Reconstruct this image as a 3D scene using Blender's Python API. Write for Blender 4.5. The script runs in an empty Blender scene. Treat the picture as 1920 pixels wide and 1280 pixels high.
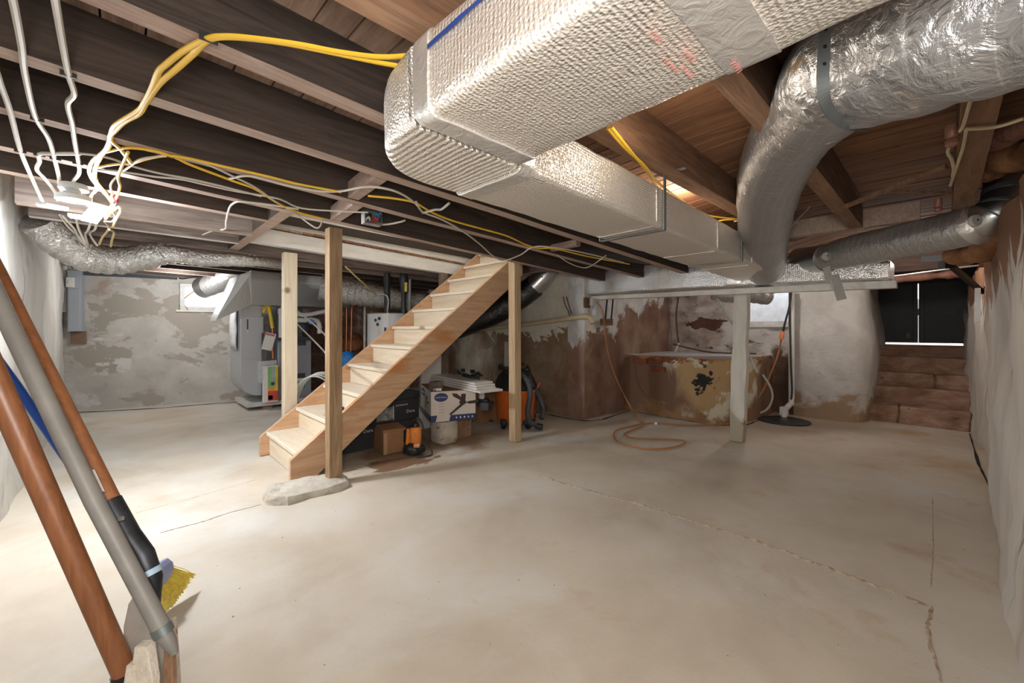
import bpy, bmesh, math, random
from mathutils import Vector, Matrix, noise as mnoise
random.seed(7)
C = bpy.context.scene.collection
PI = math.pi
# ---------------------------------------------------------------- camera, world, lights, exposure
FPX, CX, HY, CAMH = 770.0, 960.0, 617.0, 1.11          # focal length and horizon row of a 1920x1280 frame
YAW = math.atan((1767.0 - CX) / FPX)                    # +X is the stair direction, +Y runs along the treads
cam_d = bpy.data.cameras.new('camera'); cam = bpy.data.objects.new('camera', cam_d); C.objects.link(cam)
cam_d.sensor_width = 36; cam_d.lens = 36 * FPX / 1920; cam_d.shift_y = -(640 - HY) / 1920
cam_d.clip_start = 0.02; cam_d.clip_end = 200
cam.location = (0, 0, CAMH); cam.rotation_euler = (PI / 2, 0, YAW - PI / 2)
bpy.context.scene.camera = cam
sc = bpy.context.scene
sc.view_settings.view_transform = 'Standard'; sc.view_settings.look = 'None'
sc.view_settings.gamma = 1; sc.view_settings.use_curve_mapping = False
sc.view_settings.exposure = 0.22
W = bpy.data.worlds.new('sky'); sc.world = W; W.use_nodes = True
W.node_tree.nodes['Background'].inputs[0].default_value = (0.9, 0.95, 1.0, 1)
W.node_tree.nodes['Background'].inputs[1].default_value = 3.0
LED = 380.0                                              # strength of the three LED panels of the ceiling light
def lamp(kind, name, loc, energy, color=(1, 1, 1), size=0.1, aim=None, sizey=None):
    l = bpy.data.lights.new(name, kind); o = bpy.data.objects.new(name, l); C.objects.link(o)
    o.location = loc; l.energy = energy; l.color = color
    if kind == 'AREA':
        l.size = size
        if sizey: l.shape = 'RECTANGLE'; l.size_y = sizey
        o.rotation_euler = (Vector(aim) - Vector(loc)).to_track_quat('-Z', 'Y').to_euler()
    else:
        l.shadow_soft_size = size
    return o
# added fill lamps, unseen: by the camera, among joists and ducts, above the stairs
lamp('AREA', 'camera_fill', (-0.10, -0.06, 1.28), 25, (1.0, 0.95, 0.88), 0.42, (2.6, 2.8, 1.75))
lamp('POINT', 'bay_fill', (1.35, 0.65, 1.80), 3, (1.0, 0.86, 0.70), 0.06)
lamp('POINT', 'bay_fill', (2.5, 1.12, 1.90), 7, (1.0, 0.86, 0.70), 0.05)
lamp('POINT', 'furnace_fill', (0.55, 6.9, 1.72), 26, (1.0, 0.97, 0.93), 0.06)
lamp('POINT', 'stair_fill', (2.1, 3.6, 3.0), 16, (1.0, 0.94, 0.86), 0.08)
lamp('POINT', 'bench_fill', (5.4, 1.5, 1.86), 24, (1.0, 0.94, 0.86), 0.06)
lamp('POINT', 'bulkhead_fill', (5.6, 0.2, 1.80), 10, (1.0, 0.92, 0.84), 0.05)

# ---------------------------------------------------------------- pixel helpers (a pixel and a height, plane or depth give a real point)
CF = (math.cos(YAW), math.sin(YAW)); CR = (math.sin(YAW), -math.cos(YAW))
def ray(px, py):
    r = (px - CX) / FPX
    return Vector((CF[0] + CR[0] * r, CF[1] + CR[1] * r, (HY - py) / FPX))
O = Vector((0, 0, CAMH))
def atz(px, py, z=0.0):
    d = ray(px, py); return O + d * ((z - CAMH) / d.z)
def atX(px, py, X):
    d = ray(px, py); return O + d * (X / d.x)
def atY(px, py, Y):
    d = ray(px, py); return O + d * (Y / d.y)
def atd(px, py, t):
    return O + ray(px, py) * t
def zb(X, Y):                                            # underside of the sagging joists
    w = min(1, max(0, (Y - 0.7) / 0.7))
    return (1 - w) * 1.825 + w * (1.90 - 0.046 * (min(X, 4.5) + 0.44))
def zs(X, Y): return zb(X, Y) + 0.19                     # underside of the subfloor planks
def atj(px, py, off=-0.006):                             # a point stapled to the underside of the joists
    z = 1.86
    for _ in range(6):
        p = atz(px, py, z); z = zb(p.x, p.y) + off
    return atz(px, py, z)

# ---------------------------------------------------------------- mesh builder
class MB:
    def __init__(s): s.v = []; s.f = []; s.m = []; s.uv = {}; s.sm = []
    def add(s, vs, fs, mi=0, smooth=False, uvs=None):
        b = len(s.v); s.v += [tuple(v) for v in vs]
        for k, f in enumerate(fs):
            if uvs: s.uv[len(s.f)] = uvs[k]
            s.f.append([b + i for i in f]); s.m.append(mi); s.sm.append(smooth)
        return s
    def hexa(s, p, mi=0, bot=None):                      # 8 points: bottom ring then top ring, counter-clockwise from above
        s.add(p, [(3, 2, 1, 0)], mi if bot is None else bot)
        s.add(p, [(4, 5, 6, 7), (0, 1, 5, 4), (1, 2, 6, 5), (2, 3, 7, 6), (3, 0, 4, 7)], mi); return s
    def box(s, x0, x1, y0, y1, z0, z1, mi=0, bot=None):
        return s.hexa([(x0, y0, z0), (x1, y0, z0), (x1, y1, z0), (x0, y1, z0), (x0, y0, z1), (x1, y0, z1), (x1, y1, z1), (x0, y1, z1)], mi, bot)
    def bar(s, a, b, w, h, up=(0, 0, 1), mi=0):          # a bar of width w and height h from a to b
        a = Vector(a); b = Vector(b); t = (b - a).normalized(); x = t.cross(Vector(up))
        if x.length < 1e-4: x = t.cross(Vector((0, 1, 0)))
        x.normalize(); u = x.cross(t) * (h / 2); x = x * (w / 2)
        p = [a - x - u, a + x - u, b + x - u, b - x - u, a - x + u, a + x + u, b + x + u, b - x + u]
        return s.hexa(p, mi)
    def rbox(s, c, size, rz=0, tilt=None, mi=0):
        R_ = Matrix.Rotation(rz, 3, 'Z')
        if tilt: R_ = R_ @ Matrix.Rotation(tilt[1], 3, tilt[0])
        hx, hy, hz = [q / 2 for q in size]; c = Vector(c)
        p = [c + R_ @ Vector((x, y, z)) for z in (-hz, hz) for x, y in ((-hx, -hy), (hx, -hy), (hx, hy), (-hx, hy))]
        return s.hexa(p, mi)
    def tube(s, pts, r, n=8, cap=True, mi=0, smooth=True, squash=None, rfun=None):
        pts = [Vector(p) for p in pts]; N = len(pts)
        rr = r if isinstance(r, (list, tuple)) else [r] * N
        t0 = (pts[1] - pts[0]).normalized(); x = t0.orthogonal().normalized()
        if abs(t0.z) < 0.95: x = t0.cross(Vector((0, 0, 1))).normalized()
        rings = []; L = 0; Ls = []
        for i, p in enumerate(pts):
            t = (pts[min(i + 1, N - 1)] - pts[max(i - 1, 0)]).normalized()
            x = (x - t * x.dot(t)).normalized(); y = t.cross(x)
            if i: L += (p - pts[i - 1]).length
            Ls.append(L); ring = []
            for k in range(n):
                a = 2 * PI * k / n; q = rr[i] * (rfun(L, a, p) if rfun else 1)
                ring.append(p + x * math.cos(a) * q + y * math.sin(a) * q * (squash or 1))
            rings.append(ring)
        vs = [v for ring in rings for v in ring]; fs = []; uvs = []
        for i in range(N - 1):
            for k in range(n):
                k2 = (k + 1) % n; fs.append((i * n + k, i * n + k2, (i + 1) * n + k2, (i + 1) * n + k))
                c = 2 * PI * rr[i] / n
                uvs.append([(Ls[i], k * c), (Ls[i], (k + 1) * c), (Ls[i + 1], (k + 1) * c), (Ls[i + 1], k * c)])
        s.add(vs, fs, mi, smooth, uvs)
        if cap:
            s.add(rings[0], [tuple(range(n))[::-1]], mi); s.add(rings[-1], [tuple(range(n))], mi)
        return s
    def lathe(s, prof, c=(0, 0, 0), n=20, mi=0, smooth=True, axis=None):
        c = Vector(c); q = Vector(axis).to_track_quat('Z', 'Y').to_matrix() if axis else Matrix.Identity(3)
        vs = []; fs = []
        for r, z in prof:
            for k in range(n):
                a = 2 * PI * k / n; vs.append(c + q @ Vector((r * math.cos(a), r * math.sin(a), z)))
        for i in range(len(prof) - 1):
            for k in range(n):
                k2 = (k + 1) % n; fs.append((i * n + k, i * n + k2, (i + 1) * n + k2, (i + 1) * n + k))
        s.add(vs, fs, mi, smooth)
        if prof[0][0] > 1e-5: s.add(vs[:n], [tuple(range(n))[::-1]], mi)
        if prof[-1][0] > 1e-5: s.add(vs[-n:], [tuple(range(n))], mi)
        return s
    def prism(s, poly, off, mi=0, smooth=False):         # polygon of points pushed along the vector off
        off = Vector(off); n = len(poly); a = [Vector(p) for p in poly]; b = [p + off for p in a]
        s.add(a + b, [tuple(range(n))[::-1], tuple(range(n, 2 * n))] + [(i, (i + 1) % n, n + (i + 1) % n, n + i) for i in range(n)], mi, smooth)
        return s
    def jitter(s, amp, sc=3.0, seed=0):
        out = []
        for v in s.v:
            p = Vector(v); q = mnoise.noise_vector(p * sc + Vector((seed, seed * 2, 0))); out.append(tuple(p + q * amp))
        s.v = out; return s
    def build(s, name, mat, parent=None, bevel=0, seg=2, sharp=None, **props):
        me = bpy.data.meshes.new(name); me.from_pydata(s.v, [], s.f); me.update()
        for m in (mat if isinstance(mat, (list, tuple)) else [mat]): me.materials.append(m)
        for p, mi, sm in zip(me.polygons, s.m, s.sm): p.material_index = mi; p.use_smooth = sm
        if s.uv:
            ul = me.uv_layers.new(name='UVMap').data
            for p in me.polygons:
                q = s.uv.get(p.index)
                if q:
                    for li, uv in zip(p.loop_indices, q): ul[li].uv = uv
        bm = bmesh.new(); bm.from_mesh(me); bmesh.ops.recalc_face_normals(bm, faces=bm.faces[:]); bm.to_mesh(me); bm.free()
        o = bpy.data.objects.new(name, me); C.objects.link(o)
        if bevel:
            b = o.modifiers.new('bevel', 'BEVEL'); b.width = bevel; b.segments = seg; b.limit_method = 'ANGLE'; b.angle_limit = 0.6
        if parent:
            o.parent = parent; o.matrix_parent_inverse = Matrix.Translation(-parent.location)
        for k, v in props.items(): o[k] = v
        return o
def thing(name, label, cat, loc, group=None):
    o = bpy.data.objects.new(name, None); C.objects.link(o); o.location = loc; o.empty_display_size = 0.05
    o['label'] = label; o['category'] = cat
    if group: o['group'] = group
    return o
def tag(o, label, cat, group=None):
    o['label'] = label; o['category'] = cat
    if group: o['group'] = group
    return o
def struct(o): o['kind'] = 'structure'; return o
def sroot(name, loc=(0, 0, 0)):
    o = bpy.data.objects.new(name, None); C.objects.link(o); o.location = loc; o['kind'] = 'structure'; return o
def cr(pts, n=6):                                        # smooth curve through points
    p = [Vector(q) for q in pts]; p = [p[0] * 2 - p[1]] + p + [p[-1] * 2 - p[-2]]; out = []
    for i in range(1, len(p) - 2):
        for k in range(n):
            t = k / n; a, b, c, d = p[i - 1:i + 3]
            out.append(0.5 * ((2 * b) + (c - a) * t + (2 * a - 5 * b + 4 * c - d) * t * t + (3 * b - a - 3 * c + d) * t ** 3))
    out.append(p[-2]); return out
def text(name, body, size, loc, xdir, normal, mat, parent, align='CENTER', ext=0.0006, scale=None):
    cu = bpy.data.curves.new(name, 'FONT'); cu.body = body; cu.size = size; cu.align_x = align; cu.align_y = 'CENTER'; cu.extrude = ext
    cu.materials.append(mat); cu.resolution_u = 2
    o = bpy.data.objects.new(name, cu); C.objects.link(o)
    x = Vector(xdir).normalized(); z = Vector(normal).normalized(); y = z.cross(x)
    M = Matrix((x, y, z)).transposed().to_4x4(); M.translation = Vector(loc)
    if scale: M = M @ Matrix.Diagonal((scale[0], scale[1], 1, 1))
    o.parent = parent; o.matrix_parent_inverse = Matrix.Translation(-parent.location); o.matrix_basis = M
    return o

# ---------------------------------------------------------------- materials
def _nt(name):
    m = bpy.data.materials.new(name); m.use_nodes = True; t = m.node_tree; return m, t, t.nodes, t.links, t.nodes['Principled BSDF']
def _noise(N, L, vec, scale, detail=5, rough=0.55, dist=0.0):
    n = N.new('ShaderNodeTexNoise'); n.inputs['Scale'].default_value = scale; n.inputs['Detail'].default_value = detail
    n.inputs['Roughness'].default_value = rough; n.inputs['Distortion'].default_value = dist; L.new(vec, n.inputs['Vector']); return n.outputs['Fac']
def _ramp(N, L, fac, stops):
    r = N.new('ShaderNodeValToRGB'); e = r.color_ramp.elements
    while len(e) < len(stops): e.new(0.5)
    for el, (p, c) in zip(e, stops): el.position = p; el.color = (*c, 1)
    L.new(fac, r.inputs[0]); return r.outputs[0]
def _math(N, L, op, a, b=None, c=None):
    n = N.new('ShaderNodeMath'); n.operation = op
    for i, q in enumerate((a, b, c)):
        if q is None: continue
        if isinstance(q, (int, float)): n.inputs[i].default_value = q
        else: L.new(q, n.inputs[i])
    return n.outputs[0]
def _mix(N, L, fac, a, b):
    n = N.new('ShaderNodeMix'); n.data_type = 'RGBA'
    for key, q in ((0, fac), (6, a), (7, b)):
        if isinstance(q, tuple): n.inputs[key].default_value = (*q, 1)
        elif isinstance(q, (int, float)): n.inputs[key].default_value = q
        else: L.new(q, n.inputs[key])
    return n.outputs[2]
def _map(N, L, scale, src='Object', rot=None, loc=None):
    tc = N.new('ShaderNodeTexCoord'); mp = N.new('ShaderNodeMapping'); mp.inputs['Scale'].default_value = scale
    if rot: mp.inputs['Rotation'].default_value = rot
    if loc: mp.inputs['Location'].default_value = loc
    L.new(tc.outputs[src], mp.inputs['Vector']); return mp.outputs[0]
def _bump(N, L, h, strength, dist=0.01, prev=None):
    b = N.new('ShaderNodeBump'); b.inputs['Strength'].default_value = strength; b.inputs['Distance'].default_value = dist
    L.new(h, b.inputs['Height'])
    if prev: L.new(prev, b.inputs['Normal'])
    return b.outputs[0]
def plain(name, col, rough=0.6, metal=0.0, var=0.12, scale=9, bump=0.0, bscale=60, stretch=(1, 1, 1)):
    m, t, N, L, B = _nt(name)
    v = _map(N, L, stretch); f = _noise(N, L, v, scale)
    L.new(_ramp(N, L, f, [(0.3, tuple(c * (1 - var) for c in col)), (0.7, tuple(min(1, c * (1 + var)) for c in col))]), B.inputs['Base Color'])
    B.inputs['Roughness'].default_value = rough; B.inputs['Metallic'].default_value = metal
    if bump: L.new(_bump(N, L, _noise(N, L, v, bscale, 4), bump), B.inputs['Normal'])
    return m
def emis(name, col, s):
    m, t, N, L, B = _nt(name); B.inputs['Base Color'].default_value = (*col, 1)
    B.inputs['Emission Color'].default_value = (*col, 1); B.inputs['Emission Strength'].default_value = s; return m
def layered(name, stops, nscale=4, stretch=(1, 1, 1), layers=(), rough=0.9, bump=0.35, bscale=25, detail=7, dist=0.3, bdist=0.01, src='Object', metal=0):
    """layers: (colour or stops, noise scale, stretch, lo, hi, (ax, ay, az, c)) - a patch appears where noise + ax*x+ay*y+az*z+c passes lo..hi"""
    m, t, N, L, B = _nt(name)
    v = _map(N, L, stretch, src); col = _ramp(N, L, _noise(N, L, v, nscale, detail, 0.6, dist), stops)
    tc = N.new('ShaderNodeTexCoord'); sx = N.new('ShaderNodeSeparateXYZ'); L.new(tc.outputs['Object'], sx.inputs[0])
    hs = None
    for k, (lc, ns, st, lo, hi, g) in enumerate(layers):
        lv = _map(N, L, st, src, loc=(k * 3.7 + 1, k * 1.3, k * 2.1)); nz = _noise(N, L, lv, ns, 6, 0.6, 0.4)
        if g[0] == 'S':                                  # patch around a centre: noise + c - distance
            va = N.new('ShaderNodeVectorMath'); va.operation = 'SUBTRACT'; L.new(tc.outputs['Object'], va.inputs[0]); va.inputs[1].default_value = g[1]
            vm = N.new('ShaderNodeVectorMath'); vm.operation = 'MULTIPLY'; L.new(va.outputs[0], vm.inputs[0]); vm.inputs[1].default_value = g[2]
            vl = N.new('ShaderNodeVectorMath'); vl.operation = 'LENGTH'; L.new(vm.outputs[0], vl.inputs[0])
            nz = _math(N, L, 'SUBTRACT', nz, vl.outputs['Value']); g = (0, 0, 0, g[3])
        for ax, a in zip(('X', 'Y', 'Z'), g[:3]):
            if a: nz = _math(N, L, 'MULTIPLY_ADD', sx.outputs[ax], a, nz)
        if g[3]: nz = _math(N, L, 'ADD', nz, g[3])
        mr = N.new('ShaderNodeMapRange'); mr.inputs['From Min'].default_value = lo; mr.inputs['From Max'].default_value = hi; L.new(nz, mr.inputs['Value'])
        if isinstance(lc, list): lc = _ramp(N, L, _noise(N, L, _map(N, L, st, src, loc=(9, k, 4)), ns * 2.3, 6, 0.6), lc)
        col = _mix(N, L, mr.outputs[0], col, lc)
        hs = mr.outputs[0] if hs is None else _math(N, L, 'ADD', hs, mr.outputs[0])
    L.new(col, B.inputs['Base Color']); B.inputs['Roughness'].default_value = rough; B.inputs['Metallic'].default_value = metal
    nb = _bump(N, L, _noise(N, L, v, bscale, 6, 0.65), bump, bdist)
    if hs is not None: nb = _bump(N, L, hs, 0.25, 0.006, nb)
    L.new(nb, B.inputs['Normal']); return m
def wood(name, dark, light, axis='X', scale=1.0, rough=0.7, bump=0.15, knots=None, contrast=(0.3, 0.7), patches=None):
    st = {'X': (1.2, 14, 14), 'Y': (14, 1.2, 14), 'Z': (14, 14, 1.2)}[axis]
    m, t, N, L, B = _nt(name)
    v = _map(N, L, tuple(q * scale for q in st)); f = _noise(N, L, v, 2.2, 8, 0.65, 1.2)
    oi = N.new('ShaderNodeObjectInfo'); f = _math(N, L, 'MULTIPLY_ADD', oi.outputs['Random'], 0.16, _math(N, L, 'SUBTRACT', f, 0.08))
    col = _ramp(N, L, f, [(contrast[0], dark), (contrast[1], light)])
    fine = _noise(N, L, _map(N, L, tuple(q * scale * 6 for q in st)), 2.0, 3)
    col = _mix(N, L, _math(N, L, 'MULTIPLY', fine, 0.25), col, tuple(q * 0.6 for q in dark))
    if knots:
        vo = N.new('ShaderNodeTexVoronoi'); vo.inputs['Scale'].default_value = knots[0]
        ks = knots[3] if len(knots) > 3 else {'X': (0.6, 1, 1), 'Y': (1, 0.6, 1), 'Z': (1, 1, 0.6)}[axis]
        L.new(_map(N, L, ks), vo.inputs['Vector'])
        mr = N.new('ShaderNodeMapRange'); mr.inputs['From Min'].default_value = knots[1]; mr.inputs['From Max'].default_value = knots[1] * 0.55; L.new(vo.outputs['Distance'], mr.inputs['Value'])
        col = _mix(N, L, mr.outputs[0], col, knots[2])
    if patches:
        pn = _noise(N, L, _map(N, L, patches[1]), patches[2], 6, 0.6)
        mr = N.new('ShaderNodeMapRange'); mr.inputs['From Min'].default_value = patches[3]; mr.inputs['From Max'].default_value = patches[4]; L.new(pn, mr.inputs['Value'])
        col = _mix(N, L, mr.outputs[0], col, patches[0])
    L.new(col, B.inputs['Base Color']); B.inputs['Roughness'].default_value = rough
    L.new(_bump(N, L, fine, bump, 0.004), B.inputs['Normal']); return m
def foil(name, col, rough, rib=None, ribdir='X', crinkle=0.4, cscale=18, scrim=None, uv=False, dirt=None, metal=1.0, bub=None, ribk=0.5):
    """reflective insulation facing: ribs (per metre) across an axis, crinkles, scrim threads, rusty specks"""
    m, t, N, L, B = _nt(name); src = 'UV' if uv else 'Object'
    v = _map(N, L, (1, 1, 1), src); vo_ = _map(N, L, (1, 1, 1), 'Object')
    nb = _bump(N, L, _noise(N, L, vo_, cscale, 5, 0.6, 1.0), crinkle, 0.02)
    c = col
    if rib:
        sp = N.new('ShaderNodeSeparateXYZ'); L.new(v, sp.inputs[0])
        rv = _math(N, L, 'ADD', sp.outputs['Y'], sp.outputs['Z']) if ribdir == 'YZ' else sp.outputs[ribdir]
        w = _math(N, L, 'MULTIPLY_ADD', rv, rib * 2 * PI, _math(N, L, 'MULTIPLY', _noise(N, L, vo_, 6, 3), 3.5))
        w = _math(N, L, 'SINE', w); nb = _bump(N, L, w, ribk, 0.004, nb)
    if bub:
        vn = N.new('ShaderNodeTexVoronoi'); vn.inputs['Scale'].default_value = bub; L.new(vo_, vn.inputs['Vector'])
        nb = _bump(N, L, vn.outputs['Distance'], 0.7, 0.004, nb)
    if scrim:
        sp = N.new('ShaderNodeSeparateXYZ'); L.new(v, sp.inputs[0]); acc = None
        for ax in scrim[1]:
            fr = _math(N, L, 'FRACT', _math(N, L, 'MULTIPLY', sp.outputs[ax], scrim[0]))
            q = _math(N, L, 'LESS_THAN', _math(N, L, 'ABSOLUTE', _math(N, L, 'SUBTRACT', fr, 0.5)), scrim[2])
            acc = q if acc is None else _math(N, L, 'MAXIMUM', acc, q)
        nb = _bump(N, L, acc, 0.6, 0.002, nb); c = _mix(N, L, _math(N, L, 'MULTIPLY', acc, 0.55), col, tuple(min(1, q * 1.5) for q in col))
    if dirt:
        mr = N.new('ShaderNodeMapRange'); mr.inputs['From Min'].default_value = dirt[1]; mr.inputs['From Max'].default_value = dirt[1] + 0.05
        L.new(_noise(N, L, _map(N, L, dirt[3] if len(dirt) > 3 else (1, 1, 1)), dirt[2], 6), mr.inputs['Value']); c = _mix(N, L, _math(N, L, 'MULTIPLY', mr.outputs[0], 0.8), c, dirt[0])
        L.new(_math(N, L, 'MULTIPLY_ADD', mr.outputs[0], -0.7 * metal, metal), B.inputs['Metallic'])
    else: B.inputs['Metallic'].default_value = metal
    if isinstance(c, tuple): B.inputs['Base Color'].default_value = (*c, 1)
    else: L.new(c, B.inputs['Base Color'])
    B.inputs['Roughness'].default_value = rough; L.new(nb, B.inputs['Normal']); return m
# ---------------------------------------------------------------- the setting
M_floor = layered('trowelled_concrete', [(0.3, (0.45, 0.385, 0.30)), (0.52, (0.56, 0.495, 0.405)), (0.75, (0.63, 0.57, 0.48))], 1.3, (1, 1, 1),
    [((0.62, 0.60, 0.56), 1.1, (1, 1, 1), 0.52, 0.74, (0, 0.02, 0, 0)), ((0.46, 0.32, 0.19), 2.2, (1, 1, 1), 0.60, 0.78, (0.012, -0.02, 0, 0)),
     ((0.20, 0.16, 0.12), 38, (1, 1, 1), 0.735, 0.76, (0, 0, 0, 0)), ((0.33, 0.225, 0.145), 2.2, (1, 1, 1), 0.40, 0.62, ('S', (2.2, 3.55, 0), (0.55, 0.9, 0), 0.42)), ((0.20, 0.11, 0.06), 4.5, (1, 2.2, 1), 0.56, 0.64, ('S', (1.65, 3.12, 0), (0.9, 2.0, 0), 0.36))], rough=0.75, bump=0.25, bscale=45, bdist=0.004)  # brown floor layers under the stairs: smears, plus stair shade put into the colour
M_crack = layered('crumbled_mortar', [(0.35, (0.30, 0.21, 0.14)), (0.65, (0.62, 0.52, 0.40))], 30, rough=0.95, bump=0.6, bscale=90)
M_gap = plain('black_gap', (0.012, 0.01, 0.01), 0.95)
M_wleft = layered('whitewashed_stone', [(0.3, (0.56, 0.54, 0.50)), (0.6, (0.72, 0.71, 0.68))], 3, (1, 1, 0.35),
    [((0.34, 0.29, 0.24), 5, (1, 1, 0.22), 0.58, 0.68, (0, 0, -0.03, 0)), ((0.16, 0.12, 0.09), 16, (1, 1, 0.3), 0.66, 0.72, (0, -0.004, -0.05, 0.0))], bump=0.6, bscale=14, bdist=0.02)
M_wback = layered('patched_grey_plaster', [(0.3, (0.42, 0.40, 0.37)), (0.5, (0.50, 0.485, 0.455)), (0.7, (0.58, 0.565, 0.54))], 3.2, (1, 1, 1),
    [((0.37, 0.34, 0.30), 1.9, (1, 1, 1.4), 0.55, 0.58, (0, 0, 0.03, 0)), ((0.62, 0.61, 0.59), 2.3, (1, 1, 1.8), 0.60, 0.64, (0, 0, -0.03, 0)),
     ((0.40, 0.31, 0.26), 3, (1, 1, 1), 0.64, 0.70, (0, 0, 0, 0))], bump=0.3, bscale=30)
M_wbrown = layered('damp_brown_stone', [(0.3, (0.10, 0.05, 0.035)), (0.55, (0.22, 0.12, 0.08)), (0.75, (0.34, 0.22, 0.16))], 3.5, (1, 1, 1.3),
    [((0.33, 0.29, 0.25), 4, (1, 1, 1), 0.56, 0.66, (0, 0, 0, 0))], bump=0.9, bscale=10, bdist=0.03)
M_wmid = layered('flaking_whitewash', [(0.3, (0.17, 0.10, 0.065)), (0.5, (0.27, 0.175, 0.115)), (0.7, (0.37, 0.28, 0.20))], 2.6, (1, 1, 1.2),
    [([(0.4, (0.20, 0.08, 0.04)), (0.6, (0.33, 0.15, 0.08))], 2.1, (1, 1, 1), 0.52, 0.62, (0.04, -0.10, 0, 0.10)),
     ([(0.35, (0.33, 0.29, 0.23)), (0.65, (0.46, 0.42, 0.35))], 1.4, (1, 1, 1), 0.5, 0.62, (0, 0.07, 0, -0.33)),
     ([(0.4, (0.64, 0.60, 0.50)), (0.6, (0.72, 0.69, 0.62))], 3.0, (1, 1, 1), 0.50, 0.52, (0, 0.0, 0.85, -0.90))], bump=0.55, bscale=14, bdist=0.015)
M_wside = layered('flaked_red_plaster', [(0.3, (0.17, 0.09, 0.065)), (0.5, (0.27, 0.16, 0.115)), (0.7, (0.36, 0.25, 0.20))], 3.2, (1, 1, 0.8),
    [([(0.4, (0.50, 0.49, 0.50)), (0.6, (0.68, 0.67, 0.65))], 2.8, (1, 1, 0.7), 0.52, 0.55, (-0.22, 0, 0.75, 0.20))], bump=0.6, bscale=14, bdist=0.015)
M_wwin = layered('rubble_grey_stone', [(0.3, (0.24, 0.18, 0.14)), (0.5, (0.40, 0.33, 0.29)), (0.7, (0.55, 0.49, 0.46))], 3.0, (1, 1, 1.6),
    [((0.58, 0.55, 0.53), 2.5, (1, 1, 1.5), 0.47, 0.60, (0, -0.16, 0.15, 0.22)), ((0.12, 0.065, 0.035), 3.0, (1, 1, 2.6), 0.60, 0.64, (0, 0.0, 0.0, 0)),
     ((0.13, 0.07, 0.045), 2.4, (1, 1, 1.4), 0.50, 0.58, (0, 0, -0.55, 0.27)), ((0.10, 0.045, 0.03), 6, (1, 1, 2), 0.48, 0.52, ('S', (6.4, 2.48, 1.19), (0, 1.6, 5.0), 0.44)), ((0.10, 0.06, 0.04), 5, (1, 1, 1), 0.45, 0.6, ('S', (6.4, 1.5, 0.45), (0, 1.6, 1.4), 0.52))], bump=1.0, bscale=9, bdist=0.03)
M_pillar = layered('rough_white_pillar', [(0.3, (0.48, 0.46, 0.44)), (0.6, (0.64, 0.625, 0.605))], 3.0, (1, 1, 1),
    [((0.36, 0.25, 0.16), 3, (1, 1, 1.5), 0.50, 0.64, (0, 0, -0.65, 0.22)), ((0.14, 0.12, 0.11), 13, (1, 1, 1.6), 0.70, 0.73, (0, 0, 0, 0))], bump=0.6, bscale=10, bdist=0.02)
M_wright = layered('streaked_whitewash', [(0.3, (0.55, 0.50, 0.44)), (0.6, (0.69, 0.65, 0.60))], 3.2, (1.4, 1, 0.3),
    [((0.50, 0.40, 0.31), 2.4, (1.6, 1, 0.16), 0.56, 0.70, (0, 0, 0, 0)), ((0.27, 0.14, 0.08), 4, (1.5, 1, 0.4), 0.52, 0.58, (0.0, 0, 0.75, -0.98)), ((0.24, 0.22, 0.22), 6, (2, 1, 0.15), 0.64, 0.72, (0, 0, 0, 0))], bump=0.3, bscale=12, bdist=0.015)
M_plankL = wood('pale_subfloor_plank', (0.20, 0.125, 0.09), (0.54, 0.375, 0.285), 'Y', 1.0, 0.85, 0.35, contrast=(0.2, 0.72))
M_plankR = wood('brown_subfloor_plank', (0.10, 0.042, 0.020), (0.37, 0.185, 0.095), 'Y', 1.0, 0.85, 0.35, contrast=(0.2, 0.75))
M_slab = plain('floor_above', (0.05, 0.035, 0.025), 0.9)
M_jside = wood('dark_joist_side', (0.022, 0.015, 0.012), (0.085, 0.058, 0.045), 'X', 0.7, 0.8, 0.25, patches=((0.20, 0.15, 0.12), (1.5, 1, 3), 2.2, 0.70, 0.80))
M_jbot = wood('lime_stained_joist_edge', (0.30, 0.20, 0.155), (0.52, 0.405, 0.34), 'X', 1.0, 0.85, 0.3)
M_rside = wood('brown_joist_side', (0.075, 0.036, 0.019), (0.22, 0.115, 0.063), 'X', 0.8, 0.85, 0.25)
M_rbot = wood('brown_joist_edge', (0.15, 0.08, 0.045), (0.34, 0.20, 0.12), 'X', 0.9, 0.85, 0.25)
M_white = layered('white_painted_wood', [(0.3, (0.60, 0.575, 0.53)), (0.6, (0.74, 0.72, 0.68))], 4, (1, 4, 4), [((0.30, 0.18, 0.11), 5, (0.8, 1, 5), 0.70, 0.74, (0, 0, 0, 0))], rough=0.6, bump=0.15, bscale=40)
M_slit = plain('daylight_slit_white', (0.9, 0.9, 0.9), 0.5)
M_drywall = plain('stairwell_wall', (0.74, 0.72, 0.68), 0.85)

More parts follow.
